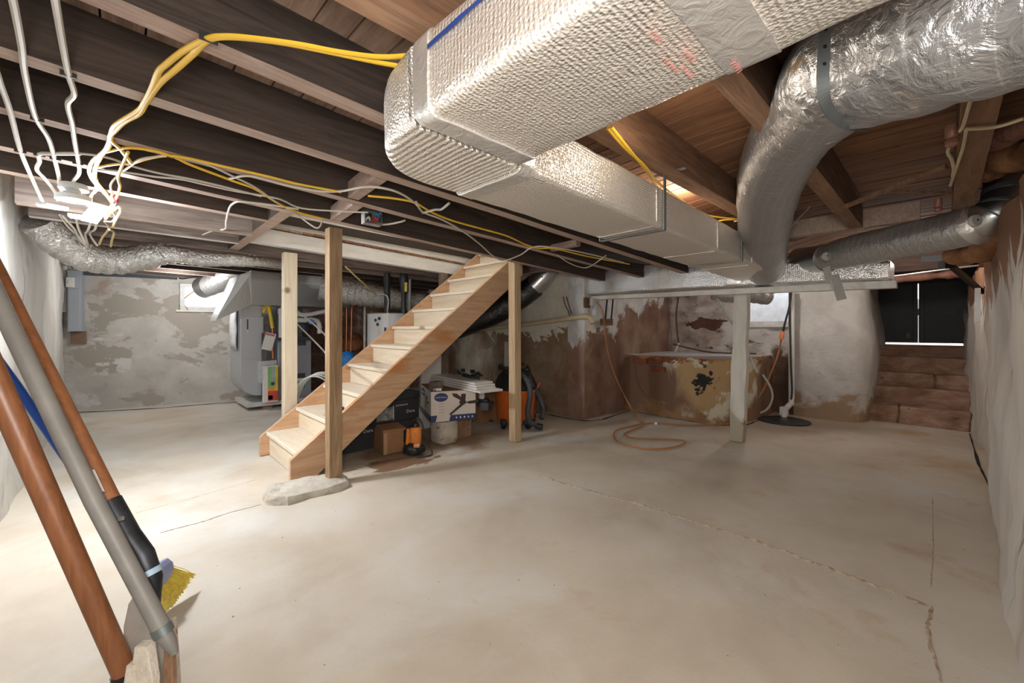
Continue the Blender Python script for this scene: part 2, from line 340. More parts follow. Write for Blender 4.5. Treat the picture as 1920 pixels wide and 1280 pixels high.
# floor: one gently uneven slab
def grid_patch(x0, x1, y0, y1, nx, ny, fz):
    b = MB(); vs = []
    for j in range(ny + 1):
        for i in range(nx + 1):
            x = x0 + (x1 - x0) * i / nx; y = y0 + (y1 - y0) * j / ny; vs.append((x, y, fz(x, y)))
    fs = [(j * (nx + 1) + i, j * (nx + 1) + i + 1, (j + 1) * (nx + 1) + i + 1, (j + 1) * (nx + 1) + i) for j in range(ny) for i in range(nx)]
    b.add(vs, fs, 0, True); return b
def fz(x, y): return 0.006 * mnoise.fractal(Vector((x * 0.9, y * 0.9, 2)), 1, 2, 3) - 0.003
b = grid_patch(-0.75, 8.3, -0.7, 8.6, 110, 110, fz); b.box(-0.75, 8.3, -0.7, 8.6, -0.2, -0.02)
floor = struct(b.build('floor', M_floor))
def crack(pix, w, h, seed, name='crack', m=None):
    rr = random.Random(seed); pts = []
    for (a, c) in zip(pix, pix[1:]):
        for k in range(10): pts.append(atz(a[0] + (c[0] - a[0]) * k / 10, a[1] + (c[1] - a[1]) * k / 10, 0))
    pts.append(atz(*pix[-1], 0)); b = MB(); vs = []
    for i, p in enumerate(pts):
        t = (pts[min(i + 1, len(pts) - 1)] - pts[max(i - 1, 0)]); t.z = 0; t.normalize(); n = Vector((-t.y, t.x, 0))
        p = p + n * rr.uniform(-0.4, 0.4) * w; e = w * rr.uniform(0.35, 1.0) * (0.25 if i in (0, len(pts) - 1) else 1)
        z = fz(p.x, p.y)
        for s_, zz in ((-1, -0.001), (-0.4, h * rr.uniform(0.4, 1)), (0.4, h * rr.uniform(0.4, 1)), (1, -0.001)): vs.append((p.x + n.x * e * s_, p.y + n.y * e * s_, z + zz))
    fs = [(4 * i + k, 4 * i + k + 1, 4 * i + k + 5, 4 * i + k + 4) for i in range(len(pts) - 1) for k in range(3)]
    b.add(vs, fs); return b.build(name, m or M_crack, floor)
crack([(1005, 888), (1090, 915), (1200, 945), (1330, 985), (1420, 1015), (1520, 1052), (1620, 1090), (1745, 1135)], 0.016, 0.006, 1)
crack([(1745, 1135), (1738, 1190), (1765, 1280)], 0.010, 0.004, 2)
crack([(300, 998), (330, 990), (380, 977), (430, 960), (490, 945)], 0.006, 0.002, 3, m=plain('dirt_in_crack', (0.15, 0.095, 0.06), 0.95, var=0.4))
crack([(255, 960), (350, 935), (480, 898)], 0.003, 0.0015, 4)
crack([(1748, 930), (1750, 1020), (1745, 1100)], 0.004, 0.0015, 5)
rk = random.Random(12); b = MB()                          # crumbs of mortar lying on the slab
for k in range(170):
    px, py = (rk.uniform(100, 1880), rk.uniform(800, 1275)) if k % 2 else (1005 + rk.random() * 740, 0)
    if not k % 2: py = 888 + (px - 1005) / 740 * 247 + rk.uniform(-14, 16)
    p = atz(px, py, 0); s_ = rk.uniform(0.001, 0.004)
    if p.x < -0.40 or p.y < -0.12: continue
    b.lathe([(s_ * 0.7, -0.001), (s_, s_ * 0.6), (0.0001, s_ * 1.3)], (p.x, p.y, fz(p.x, p.y)), 5)
o = b.build('mortar_crumbs', M_crack, floor); o['kind'] = 'stuff'

def wall(name, p0, p1, z0, z1, mat, amp=0.02, holes=(), res=0.09, thick=0.25, seed=0, nsc=1.2, batter=None, parent=None):
    p0 = Vector((*p0, 0)); p1 = Vector((*p1, 0)); Lw = (p1 - p0).length; t = (p1 - p0) / Lw; n = Vector((t.y, -t.x, 0))   # faces to the right of p0->p1
    def steps(a, c, extra):
        k = max(1, int((c - a) / res)); s_ = sorted(set([round(a + (c - a) * i / k, 4) for i in range(k + 1)] + [round(e, 4) for e in extra if a < e < c])); return s_
    us = steps(0, Lw, [h[i] for h in holes for i in (0, 1)]); zsq = steps(z0, z1, [h[i] for h in holes for i in (2, 3)])
    b = MB(); vs = []
    for z in zsq:
        for u in us:
            p = p0 + t * u + Vector((0, 0, z)); d = amp * mnoise.fractal(p * nsc * 2 + Vector((seed, 0, 0)), 0.9, 2.1, 5) + amp * 0.8 * mnoise.noise(p * nsc + Vector((0, seed, 0)))
            for h in holes:
                if h[0] - 0.01 <= u <= h[1] + 0.01 and h[2] - 0.01 <= z <= h[3] + 0.01: d *= 0.2
            if batter: d += batter(u, z)
            vs.append(p + n * d)
    nu = len(us); fs = []
    def inh(i, j):
        cu = (us[i] + us[i + 1]) / 2; cz = (zsq[j] + zsq[j + 1]) / 2
        return any(h[0] < cu < h[1] and h[2] < cz < h[3] for h in holes)
    for j in range(len(zsq) - 1):
        for i in range(nu - 1):
            if not inh(i, j): fs.append((j * nu + i, j * nu + i + 1, (j + 1) * nu + i + 1, (j + 1) * nu + i))
    b.add(vs, fs, 0, True)
    def P(u, z, d): return p0 + t * u + Vector((0, 0, z)) - n * d
    for h in holes:
        u0, u1, a, c = h[:4]
        for (ua, za), (ub, zb_) in (((u0, a), (u1, a)), ((u1, a), (u1, c)), ((u1, c), (u0, c)), ((u0, c), (u0, a))):
            b.add([P(ua, za, -0.005), P(ub, zb_, -0.005), P(ub, zb_, thick), P(ua, za, thick)], [(0, 1, 2, 3)])
    ring = holes[:1]
    if not holes:
        b.add([P(0, z0, thick), P(Lw, z0, thick), P(Lw, z1, thick), P(0, z1, thick)], [(3, 2, 1, 0)])
    else:
        u0, u1, a, c = holes[0][:4]
        for q in ((0, Lw, z0, a), (0, Lw, c, z1), (0, u0, a, c), (u1, Lw, a, c)):
            b.add([P(q[0], q[2], thick), P(q[1], q[2], thick), P(q[1], q[3], thick), P(q[0], q[3], thick)], [(3, 2, 1, 0)])
    for (ua, za), (ub, zb_) in (((0, z0), (0, z1)), ((Lw, z0), (Lw, z1)), ((0, z1), (Lw, z1))):
        b.add([P(ua, za, -0.01), P(ub, zb_, -0.01), P(ub, zb_, thick), P(ua, za, thick)], [(0, 1, 2, 3)])
    o = b.build(name, mat, parent)
    if parent is None: struct(o)
    return o
wall('wall_left', (-0.46, -0.35), (-0.55, 8.25), -0.05, 2.12, M_wleft, 0.025, seed=3)
wall('wall_back', (-0.6, 8.14), (1.95, 7.50), -0.05, 2.12, M_wback, 0.012, holes=[(1.27, 1.98, 1.40, 1.80)], seed=5)
wall('wall_behind_furnace', (1.95, 7.50), (4.25, 6.9), -0.05, 2.1, M_wbrown, 0.05, seed=8, res=0.07, nsc=2)
wall('wall_middle', (4.14, 7.05), (4.14, 3.05), -0.05, 2.1, M_wmid, 0.02, seed=11, res=0.07, nsc=2)
wall('wall_side', (4.12, 3.04), (6.5, 3.04), -0.05, 2.1, M_wside, 0.03, seed=14, res=0.07, nsc=2)
# window 2 opening: Y 1.91..1.41 -> u = 3.1 - Y
wall('wall_window', (6.4, 3.1), (6.4, 1.30), -0.05, 2.1, M_wwin, 0.055, holes=[(1.15, 1.76, 1.17, 1.66)], seed=17, res=0.05, nsc=2.2)
# rounded pillar beside the steps
b = MB(); vs = []; prof = [(6.42, 1.36), (6.31, 1.33), (6.29, 1.1), (6.28, 0.85), (6.31, 0.72), (6.40, 0.65), (6.55, 0.62), (6.8, 0.63), (7.2, 0.64), (8.1, 0.64)]
pp = [Vector((x, y, 0)) for x, y in prof]; pp2 = []
for a, c in zip(pp, pp[1:]):
    k = max(1, int((c - a).length / 0.06)); pp2 += [a + (c - a) * i / k for i in range(k)]
pp2.append(pp[-1]); zz = [-0.05 + 0.075 * i for i in range(30)]
for z in zz:
    for p in pp2:
        q = p + Vector((0, 0, z)); bulge = -0.06 * math.sin(min(1, max(0, z / 1.55)) * PI) if p.x > 6.33 else 0
        nv = mnoise.noise_vector(q * 3.1) * 0.025
        vs.append((q.x + nv.x, q.y + nv.y + bulge, q.z))
n_ = len(pp2); b.add(vs, [(j * n_ + i, j * n_ + i + 1, (j + 1) * n_ + i + 1, (j + 1) * n_ + i) for j in range(len(zz) - 1) for i in range(n_ - 1)], 0, True)
b.box(6.45, 8.1, 0.72, 1.36, -0.05, 2.1)
struct(b.build('wall_pillar', M_pillar))
def rbat(u, z): return 0.05 * math.sin(u * 1.3 + 1) * (1 - z / 2.2)
b = MB(); b.box(-0.7, 8.1, -0.64, -0.56, 1.5, 2.06); struct(b.build('trim_4', M_jside))
wall('wall_right', (8.1, -0.23), (-0.6, -0.23), -0.05, 1.67, M_wright, 0.03, seed=21, batter=rbat, res=0.08)
b = MB(); q = atY(1833, 572, -0.19); b.rbox((q.x, -0.19, q.z), (0.05, 0.03, 0.27)); b.jitter(0.006, 30); b.build('daylight_slit', M_slit, bpy.data.objects['wall_right'])  # white block standing in for daylight through a slit in the wall
wall('wall_rear', (-0.3, -0.5), (-0.6, -0.35), -0.05, 2.1, M_wright, 0.0)
# dark gaps along the foot of the walls: crumbled edge strips on the slab
def gap(pix, w, seed):
    rr = random.Random(seed); b = MB(); vs = []; P_ = []
    for a, c in zip(pix, pix[1:]):
        for k in range(8): P_.append(atz(a[0] + (c[0] - a[0]) * k / 8, a[1] + (c[1] - a[1]) * k / 8, 0))
    P_.append(atz(*pix[-1], 0))
    for i, p in enumerate(P_):
        t = (P_[min(i + 1, len(P_) - 1)] - P_[max(i - 1, 0)]).normalized(); n = Vector((-t.y, t.x, 0)); e = w * rr.uniform(0.25, 1)
        z = fz(p.x, p.y) + 0.002
        vs += [(p.x - n.x * e, p.y - n.y * e, z), (p.x + n.x * e, p.y + n.y * e, z + 0.002)]
    b.add(vs, [(2 * i, 2 * i + 1, 2 * i + 3, 2 * i + 2) for i in range(len(P_) - 1)]); return b.build('gap', M_gap, floor)
gap([(145, 773), (300, 765), (480, 750)], 0.025, 1); gap([(1005, 772), (1060, 784), (1098, 789), (1130, 786), (1180, 769)], 0.018, 2)
gap([(1180, 769), (1240, 781), (1290, 789), (1345, 797), (1400, 796), (1425, 786)], 0.012, 3)
gap([(1818, 812), (1835, 870), (1862, 925), (1885, 985), (1905, 1060), (1925, 1110)], 0.012, 4)

# ceiling: planks above, joists below
ceil = MB()
HX0, HX1, HY0, HY1 = 0.82, 3.46, 2.88, 4.20              # stairwell opening
for (x0, x1, y0, y1) in ((-0.7, 8.2, -0.6, HY0), (-0.7, 8.2, HY1, 8.4), (-0.7, HX0, HY0, HY1), (HX1, 8.2, HY0, HY1)):
    p = [(x, y, zs(x, y) + 0.03) for x, y in ((x0, y0), (x1, y0), (x1, y1), (x0, y1))]; ceil.hexa(p + [(x, y, z + 0.08) for x, y, z in p])
ceiling = struct(ceil.build('ceiling', M_slab))
rp = random.Random(4); x = -0.66
while x < 8.1:
    w = rp.choice((0.105, 0.115, 0.125, 0.135)) if x < 1.2 else rp.choice((0.085, 0.095, 0.105)); gp = 0.003 if x < 1.2 else 0.0045; xa, xb = x + gp, x + w - gp
    spans = [(-0.55, HY0), (HY1, 8.35)] if HX0 < (xa + xb) / 2 < HX1 else [(-0.55, 8.35)]
    dz = rp.uniform(0, 0.005)
    for (ya, yb) in spans:
        ys = [y for y in (0.7, 1.4, 3.0, 4.5, 6.0) if ya < y < yb]; ys = [ya] + ys + [yb]; b = MB()
        for a, c in zip(ys, ys[1:]):
            q = [(xx, yy, zs(xx, yy) + dz) for xx, yy in ((xa, a), (xb, a), (xb, c), (xa, c))]; b.hexa(q + [(X_, Y_, Z_ + 0.022) for X_, Y_, Z_ in q])
        b.build('plank', M_plankL if x < 1.25 else M_plankR, ceiling)
    x += w
def joist(Yf, w, Xa, Xb, za=None, zb_=None, mats=None, depth=0.20, rag=0.004):
    Y0 = Yf - w; b = MB(); n = max(2, int((Xb - Xa) / 0.4)); pts = []
    for i in range(n + 1):
        X = Xa + (Xb - Xa) * i / n; z = (za + (zb_ - za) * i / n) if za is not None else zb(X, Yf)
        pts.append((X, z + rag * mnoise.noise(Vector((X * 2, Yf * 7, 0)))))
    for (xa, z1), (xc, z2) in zip(pts, pts[1:]):
        ta, tb = zs(xa, Yf) + 0.002, zs(xc, Yf) + 0.002
        b.hexa([(xa, Y0, z1), (xc, Y0, z2), (xc, Yf, z2), (xa, Yf, z1), (xa, Y0, ta), (xc, Y0, tb), (xc, Yf, tb), (xa, Yf, ta)], 0, 1)
    return b.build('joist', mats or [M_jside, M_jbot], ceiling)
RM = [M_rside, M_rbot]
joist(-0.04, 0.09, -0.4, 3.9, 1.83, 1.83, RM); joist(0.455, 0.075, -0.4, 3.72, 1.815, 1.815, RM); joist(0.93, 0.085, -0.4, 4.1, 1.84, 1.845, RM)
joist(1.40, 0.075, -0.44, 4.15); joist(1.87, 0.075, -0.44, 4.3); joist(2.36, 0.07, -0.44, 4.3); joist(2.86, 0.07, -0.44, 4.2)
M_jpale = wood('lime_washed_joist_side', (0.13, 0.095, 0.08), (0.36, 0.305, 0.27), 'X', 0.7, 0.85, 0.25)
PM = [M_jpale, M_jbot]
joist(3.29, 0.07, -0.44, 0.74, 1.90, 1.865, [M_jside, M_jbot]); joist(3.76, 0.07, -0.44, 0.74, 1.84, 1.84, PM); joist(4.24, 0.07, -0.44, 0.74, 1.86, 1.85, [M_jpale, M_white])
for k in range(7): joist(4.74 + 0.47 * k, 0.065, -0.44, 4.15, 1.87, 1.80, PM if k < 2 else None)
b = MB(); b.box(0.74, 0.82, 2.86, 4.70, 1.865, 2.06, 0, 1); b.build('header', [M_jside, M_jbot], ceiling)
b = MB(); b.box(3.40, 3.47, 2.86, 4.20, 1.76, 1.97, 0, 1); b.build('header', [M_jside, M_jbot], ceiling)
# wood blocking toe-nailed between joists
def block(a, c, w=0.06, h=0.09):
    b = MB(); b.bar(a, c, w, h); return b.build('blocking', M_jbot, ceiling)
p1_, p2_ = atj(700, 338, 0.02), atj(668, 375, 0.02); block((p1_.x, 1.87, p1_.z + 0.03), (p1_.x + 0.03, 2.30, p1_.z + 0.03))
block((p2_.x + 0.02, 2.36, p2_.z + 0.02), (p2_.x + 0.05, 2.80, p2_.z + 0.02))
p3_ = atj(1055, 465, 0.02); block((p3_.x, 2.0, p3_.z + 0.02), (p3_.x + 0.02, 2.30, p3_.z + 0.02), 0.05, 0.05)
block((3.78, 0.10, 1.88), (3.78, 0.85, 1.88), 0.08, 0.12); block((4.3, -0.2, 1.80), (4.3, 0.4, 1.80), 0.1, 0.14)
# stairwell above the opening
b = MB()
b.box(HX0 - 0.05, HX1 + 0.1, 4.32, 4.40, 2.06, 3.4); b.box(HX0 - 0.05, HX1 + 0.1, 2.78, 2.86, 2.14, 3.4)
b.box(HX0 - 0.1, HX0 - 0.02, 2.80, 4.35, 2.14, 3.4); b.box(HX1 + 0.05, HX1 + 0.13, 2.80, 4.35, 2.10, 3.4); b.box(HX0 - 0.1, HX1 + 0.15, 2.78, 4.40, 3.4, 3.45)
struct(b.build('wall_stairwell', M_drywall))
# white trimmer beam on the far side of the opening: two boards with a gap
bt = thing('trimmer_beam', 'long whitewashed double beam on the far side of the staircase opening', 'beam', (2.0, 4.24, 1.85))
b = MB(); b.hexa([(0.83, 4.21, 1.885), (3.45, 4.21, 1.775), (3.45, 4.30, 1.775), (0.83, 4.30, 1.885), (0.83, 4.21, 2.025), (3.45, 4.21, 1.915), (3.45, 4.30, 1.915), (0.83, 4.30, 2.025)]); b.build('lower_board', M_white, bt, bevel=0.004)
b = MB(); b.hexa([(0.90, 4.22, 2.035), (3.45, 4.22, 1.93), (3.45, 4.30, 1.93), (0.90, 4.30, 2.035), (0.90, 4.22, 2.26), (3.45, 4.22, 2.18), (3.45, 4.30, 2.18), (0.90, 4.30, 2.26)]); b.build('upper_board', M_white, bt, bevel=0.004)

# windows
M_vinyl = plain('white_vinyl', (0.78, 0.79, 0.80), 0.45); M_glass, _t, _N, _L, _B = _nt('window_glass')
_B.inputs['Transmission Weight'].default_value = 1; _B.inputs['Roughness'].default_value = 0.02; _B.inputs['IOR'].default_value = 1.02; _B.inputs['Base Color'].default_value = (0.97, 0.98, 1, 1)
M_sky = plain('pale_siding', (0.82, 0.84, 0.86), 0.8)
tb = Vector((2.55, -0.64, 0)).normalized(); nb_ = Vector((tb.y, -tb.x, 0)); ob = Vector((-0.6, 8.14, 0))
def wb(u, z, d): return ob + tb * u + Vector((0, 0, z)) - nb_ * d       # d outwards
def frame(name, P, u0, u1, z0, z1, d0, d1, w, mat, parent):
    b = MB()
    for (a, c, e, f) in ((u0, u1, z0, z0 + w), (u0, u1, z1 - w, z1), (u0, u0 + w, z0 + w, z1 - w), (u1 - w, u1, z0 + w, z1 - w)):
        b.hexa([P(a, e, d0), P(c, e, d0), P(c, e, d1), P(a, e, d1), P(a, f, d0), P(c, f, d0), P(c, f, d1), P(a, f, d1)])
    return b.build(name, mat, parent, bevel=0.004)
def window(name, P, u0, u1, z0, z1, d, w, sill=0.1):
    r = sroot(name, P((u0 + u1) / 2, z0, d)); wf_ = frame('window_frame', P, u0, u1, z0, z1, d - 0.03, d + 0.03, w, M_vinyl, r)
    b = MB(); b.hexa([P(u0 + w, z0 + w, d - 0.004), P(u1 - w, z0 + w, d - 0.004), P(u1 - w, z0 + w, d + 0.004), P(u0 + w, z0 + w, d + 0.004), P(u0 + w, z1 - w, d - 0.004), P(u1 - w, z1 - w, d - 0.004), P(u1 - w, z1 - w, d + 0.004), P(u0 + w, z1 - w, d + 0.004)]); b.build('window_pane', M_glass, r.children[0] if False else wf_)
    b = MB(); b.hexa([P(u0 - 0.03, z0 - 0.03, -0.03), P(u1 + 0.03, z0 - 0.03, -0.03), P(u1 + 0.03, z0 - 0.03, d), P(u0 - 0.03, z0 - 0.03, d), P(u0 - 0.03, z0, -0.03), P(u1 + 0.03, z0, -0.03), P(u1 + 0.03, z0, d), P(u0 - 0.03, z0, d)]); b.build('window_sill', M_white, r, bevel=0.004)
    return r
window('window_1', wb, 1.27, 1.98, 1.40, 1.80, 0.10, 0.055)
def ww(u, z, d): return Vector((6.4 + d, 3.1 - u, z))
window('window_2', ww, 1.15, 1.76, 1.17, 1.66, 0.08, 0.05)
b = MB(); b.box(8.6, 8.7, -1.0, 3.6, 0.9, 1.55); b.prism([(8.6, 3.4, 1.55), (8.6, 0.2, 1.55), (8.6, 3.4, 2.1)], (0.1, 0, 0))
ext = struct(b.build('exterior_siding', M_sky))
# ---------------------------------------------------------------- bulkhead steps and doors
M_step = layered('worn_brown_stone', [(0.3, (0.19, 0.105, 0.07)), (0.5, (0.33, 0.195, 0.135)), (0.7, (0.45, 0.32, 0.245))], 5, (1, 1, 2),
    [((0.46, 0.40, 0.36), 5, (1, 1, 2.2), 0.62, 0.70, (0, 0, -0.15, 0.03)), ((0.05, 0.04, 0.035), 9, (1, 1, 1), 0.66, 0.70, (0, 0, 0, 0))], bump=0.7, bscale=16, bdist=0.015)
M_dark = plain('black_painted_door', (0.012, 0.013, 0.016), 0.55, var=0.3, scale=3, bump=0.1)
M_black = plain('black_rubber', (0.012, 0.012, 0.013), 0.5); M_grey = plain('grey_metal', (0.30, 0.31, 0.32), 0.4, 0.8)
st = thing('stone_steps', 'worn brown stone steps rising to the dark bulkhead doors', 'steps', (7.2, 0.22, 0))
nz = [(6.64, 0.0, 0.205), (6.90, 0.205, 0.395), (7.15, 0.395, 0.56), (7.40, 0.56, 0.75), (7.66, 0.75, 0.885)]
def stone(X, y0, y1, z0, z1, depth=0.42):
    b = MB(); nx, ny, nk = 3, 7, 3; vs = []
    b.box(X, X + depth, y0, y1, z0, z1); o = b.build('stone', M_step, st)
    bm = bmesh.new(); bm.from_mesh(o.data); bmesh.ops.subdivide_edges(bm, edges=bm.edges[:], cuts=3, use_grid_fill=True)
    for v in bm.verts: v.co += mnoise.noise_vector(v.co * 7) * 0.016
    bm.to_mesh(o.data); bm.free(); o.data.polygons.foreach_set('use_smooth', [True] * len(o.data.polygons))
    bv = o.modifiers.new('b', 'BEVEL'); bv.width = 0.012; bv.limit_method = 'ANGLE'; return o
for k, (X, z0, z1) in enumerate(nz):
    cuts = {2: [0.64, 0.06, -0.24], 0: [0.66, 0.36, -0.22], 4: [0.66, -0.24]}.get(k, [0.66, -0.23])
    for a, c in zip(cuts, cuts[1:]): stone(X, c + 0.008, a - 0.008, z0 - 0.03, z1)
for X, z0, z1 in nz:
    b = MB(); b.box(X + 0.06, 8.0, -0.24, 0.64, -0.04, z1 - 0.03); b.build('step_core', M_step, st)
d1 = sroot('door_1', (7.98, 0.25, 0.9))
for (y0, y1) in ((0.235, 0.78), (-0.33, 0.225)):
    b = MB(); b.box(7.97, 8.0, y0, y1, 0.925, 1.75); b.build('door_panel', M_dark, d1, bevel=0.004)
for (y0, y1, z0, z1) in ((0.24, 0.28, 0.93, 1.75), (0.17, 0.215, 0.93, 1.75)):
    b = MB(); b.box(7.945, 7.97, y0, y1, z0, z1); b.build('door_stile', M_dark, d1, bevel=0.003)
b = MB(); b.box(7.93, 7.96, 0.12, 0.34, 1.335, 1.355); b.box(7.92, 7.95, 0.215, 0.245, 1.30, 1.39); b.build('door_latch', M_black, d1, bevel=0.003)
b = MB(); b.box(7.955, 7.97, -0.135, -0.02, 1.28, 1.39); b.build('door_label', plain('faded_label', (0.06, 0.06, 0.065), 0.7), d1)
b = MB(); b.box(7.94, 7.97, 0.31, 0.345, 0.98, 1.06); b.build('door_hinge', plain('pale_hinge', (0.10, 0.09, 0.075), 0.6), d1)
b = MB(); b.box(7.9, 8.1, -0.4, -0.335, 0.85, 1.8); b.box(7.9, 8.1, 0.785, 0.85, 0.85, 1.8); b.box(7.98, 8.1, -0.4, 0.85, 1.745, 2.1); b.build('door_frame', M_dark, d1)
b = MB(); b.box(7.85, 8.3, -0.4, 0.9, 0.72, 0.89); struct(b.build('trim_1', M_step))

# ---------------------------------------------------------------- staircase
M_pine = wood('new_pine_stringer', (0.50, 0.285, 0.15), (0.72, 0.50, 0.33), 'X', 0.75, 0.5, 0.08, knots=(3.0, 0.17, (0.24, 0.09, 0.035), (0.7, 0.0, 1)), patches=((0.52, 0.23, 0.09), (0.8, 3, 3), 1.6, 0.56, 0.68))
M_tread = wood('pale_pine_tread', (0.72, 0.61, 0.47), (0.85, 0.78, 0.67), 'Y', 0.8, 0.5, 0.06, knots=(2.6, 0.12, (0.36, 0.24, 0.15)))
M_riser = wood('pale_pine_riser', (0.68, 0.55, 0.39), (0.84, 0.75, 0.61), 'Y', 0.5, 0.5, 0.06, knots=(2.6, 0.16, (0.34, 0.22, 0.14), (0.35, 0.8, 0.9)))
sr = thing('staircase', 'new bare pine staircase climbing from the floor through the ceiling opening', 'stairs', (1.9, 3.7, 0))
def rise_z(i): return 0.205 + 0.187 * (i - 1)
def stringer(y0, y1, name, top):
    xe, ze = top
    poly = [(0.885, 0), (0.885, 0.165), (xe, 0.165 + 0.779 * (xe - 0.885)), (xe, 0.779 * (xe - 1.05)), (1.05, 0)]
    b = MB(); b.prism([(x, y0, z) for x, z in poly], (0, y1 - y0, 0)); return b.build(name, M_pine, sr, bevel=0.003)
stringer(3.235, 3.275, 'stringer', (3.25, 0)); stringer(4.12, 4.16, 'stringer', (3.40, 0))
for i in range(1, 12):
    X = 0.93 + 0.24 * (i - 1); z = rise_z(i); b = MB(); b.box(X, X + 0.275, 3.277, 4.118, z - 0.028, z)
    b.build('tread', M_tread, sr, bevel=0.009, seg=3)
    zl = 0.0 if i == 1 else rise_z(i - 1); b = MB(); b.box(X + 0.028, X + 0.046, 3.277, 4.118, zl + 0.001, z - 0.029); b.build('riser', M_riser, sr)
# ---------------------------------------------------------------- posts
M_postZ = wood('new_wood_post', (0.40, 0.26, 0.14), (0.66, 0.50, 0.32), 'Z', 0.8, 0.6, 0.12, knots=(2.0, 0.07, (0.12, 0.06, 0.03)))
M_postT = wood('treated_post', (0.25, 0.15, 0.075), (0.52, 0.37, 0.22), 'Z', 0.9, 0.65, 0.15, knots=(2.0, 0.07, (0.10, 0.05, 0.025)))
M_postP = wood('pale_wood_post', (0.58, 0.48, 0.34), (0.75, 0.66, 0.52), 'Z', 0.6, 0.6, 0.08, knots=(2.4, 0.085, (0.22, 0.15, 0.10), (0.9, 0.0, 0.8)))
M_postD = wood('dark_old_post', (0.10, 0.07, 0.05), (0.26, 0.19, 0.15), 'Z', 0.8, 0.8, 0.2)
M_postW = layered('chalky_white_post', [(0.3, (0.58, 0.56, 0.50)), (0.6, (0.70, 0.68, 0.62))], 5, (3, 3, 0.6), [((0.13, 0.07, 0.035), 6, (1, 1, 0.8), 0.52, 0.60, (0, 0, -1.1, 0.24)), ((0.40, 0.36, 0.28), 5, (1, 1, 0.8), 0.5, 0.66, (0, 0, -0.5, 0.18))], bump=0.3)
def post(name, label, corner, wx, wy, z0, z1, mat, top_shift=(0, 0), jit=0.0, chamfer=None):
    x, y = corner; b = MB(); n = 6; vs = []
    for i in range(n + 1):
        t = i / n; z = z0 + (z1 - z0) * t; sx, sy = top_shift[0] * t, top_shift[1] * t
        jx = jit * mnoise.noise(Vector((z * 4, x, y))); jy = jit * mnoise.noise(Vector((z * 4, y, 9)))
        vs += [(x + sx + jx, y + sy + jy, z), (x + wx + sx - jx, y + sy + jy, z), (x + wx + sx - jx, y + wy + sy - jy, z), (x + sx + jx, y + wy + sy - jy, z)]
    fs = [(4 * i + k, 4 * i + (k + 1) % 4, 4 * i + 4 + (k + 1) % 4, 4 * i + 4 + k) for i in range(n) for k in range(4)] + [(3, 2, 1, 0), (4 * n, 4 * n + 1, 4 * n + 2, 4 * n + 3)]
    b.add(vs, fs); o = b.build(name, mat, bevel=0.005); o['label'] = label; o['category'] = 'post'; return o
c = atz(617.5, 899, 0.05); post('wooden_post', 'square wooden post on the rough concrete pad in front of the stair foot', (c.x, c.y), 0.092, 0.088, 0.048, zb(1.1, 2.9) + 0.003, M_postT)
c = atz(966, 829.5, 0.0); post('wooden_post', 'square wooden post at the head of the staircase, before the orange vacuum', (c.x, c.y), 0.088, 0.09, 0.0, 1.80, M_postZ, top_shift=(-0.01, 0.0))
c = atz(1393, 830, 0.0); post('painted_post', 'white painted post with a rotten foot under the foil trunk duct', (c.x, c.y), 0.10, 0.125, 0.0, 1.475, M_postW, top_shift=(0.02, -0.035), jit=0.02)
c = atY(533, 640, 4.2); post('wooden_post', 'pale knotty post left of the stairs, before the grey furnace', (c.x, 4.205), 0.115, 0.088, 0.0, zb(1, 4) + 0.012 - 0.02, M_postP)
c = atY(830, 600, 4.2); post('wooden_post', 'dark old post behind the stairs under the end of the white beam', (c.x, 4.205), 0.095, 0.088, 0.0, 1.795, M_postD)
M_pad = layered('rough_cement', [(0.3, (0.40, 0.36, 0.29)), (0.6, (0.60, 0.56, 0.49))], 6, (1, 1, 1), [((0.42, 0.31, 0.21), 5, (1, 1, 1), 0.55, 0.65, (0, 0, -4, 0.05))], bump=0.8, bscale=22, bdist=0.02)
pix = [(492, 932), (500, 922), (525, 913), (560, 906), (600, 897), (640, 888), (652, 897), (656, 909), (640, 918), (606, 926), (570, 934), (540, 944), (512, 945), (498, 943)]
b = MB(); ring = [atz(px, py + 3, 0) for px, py in pix]; cen = sum(ring, Vector()) / len(ring); rings = []
for s_, z in ((1.0, -0.01), (0.98, 0.028), (0.93, 0.047), (0.6, 0.05)): rings.append([Vector((cen.x + (p.x - cen.x) * s_, cen.y + (p.y - cen.y) * s_, z)) for p in ring])
m_ = len(ring); vs = [v for r_ in rings for v in r_] + [Vector((cen.x, cen.y, 0.05))]
fs = [(j * m_ + i, j * m_ + (i + 1) % m_, (j + 1) * m_ + (i + 1) % m_, (j + 1) * m_ + i) for j in range(3) for i in range(m_)] + [(3 * m_ + i, 3 * m_ + (i + 1) % m_, 4 * m_) for i in range(m_)]
b.add(vs, fs, 0, False); pad = b.build('concrete_pad', M_pad)
bm = bmesh.new(); bm.from_mesh(pad.data); bmesh.ops.subdivide_edges(bm, edges=bm.edges[:], cuts=3, use_grid_fill=True)
for v in bm.verts:
    e = max(0, 1.1 - (v.co.x - 0.55) * 2.2)
    if v.co.z > 0.01 : v.co += mnoise.noise_vector(v.co * 14) * (0.010 + 0.016 * min(1, max(0, (0.93 - v.co.x) * 3)))
bm.to_mesh(pad.data); bm.free(); tag(pad, 'low rough concrete pad under the front wooden post', 'footing')

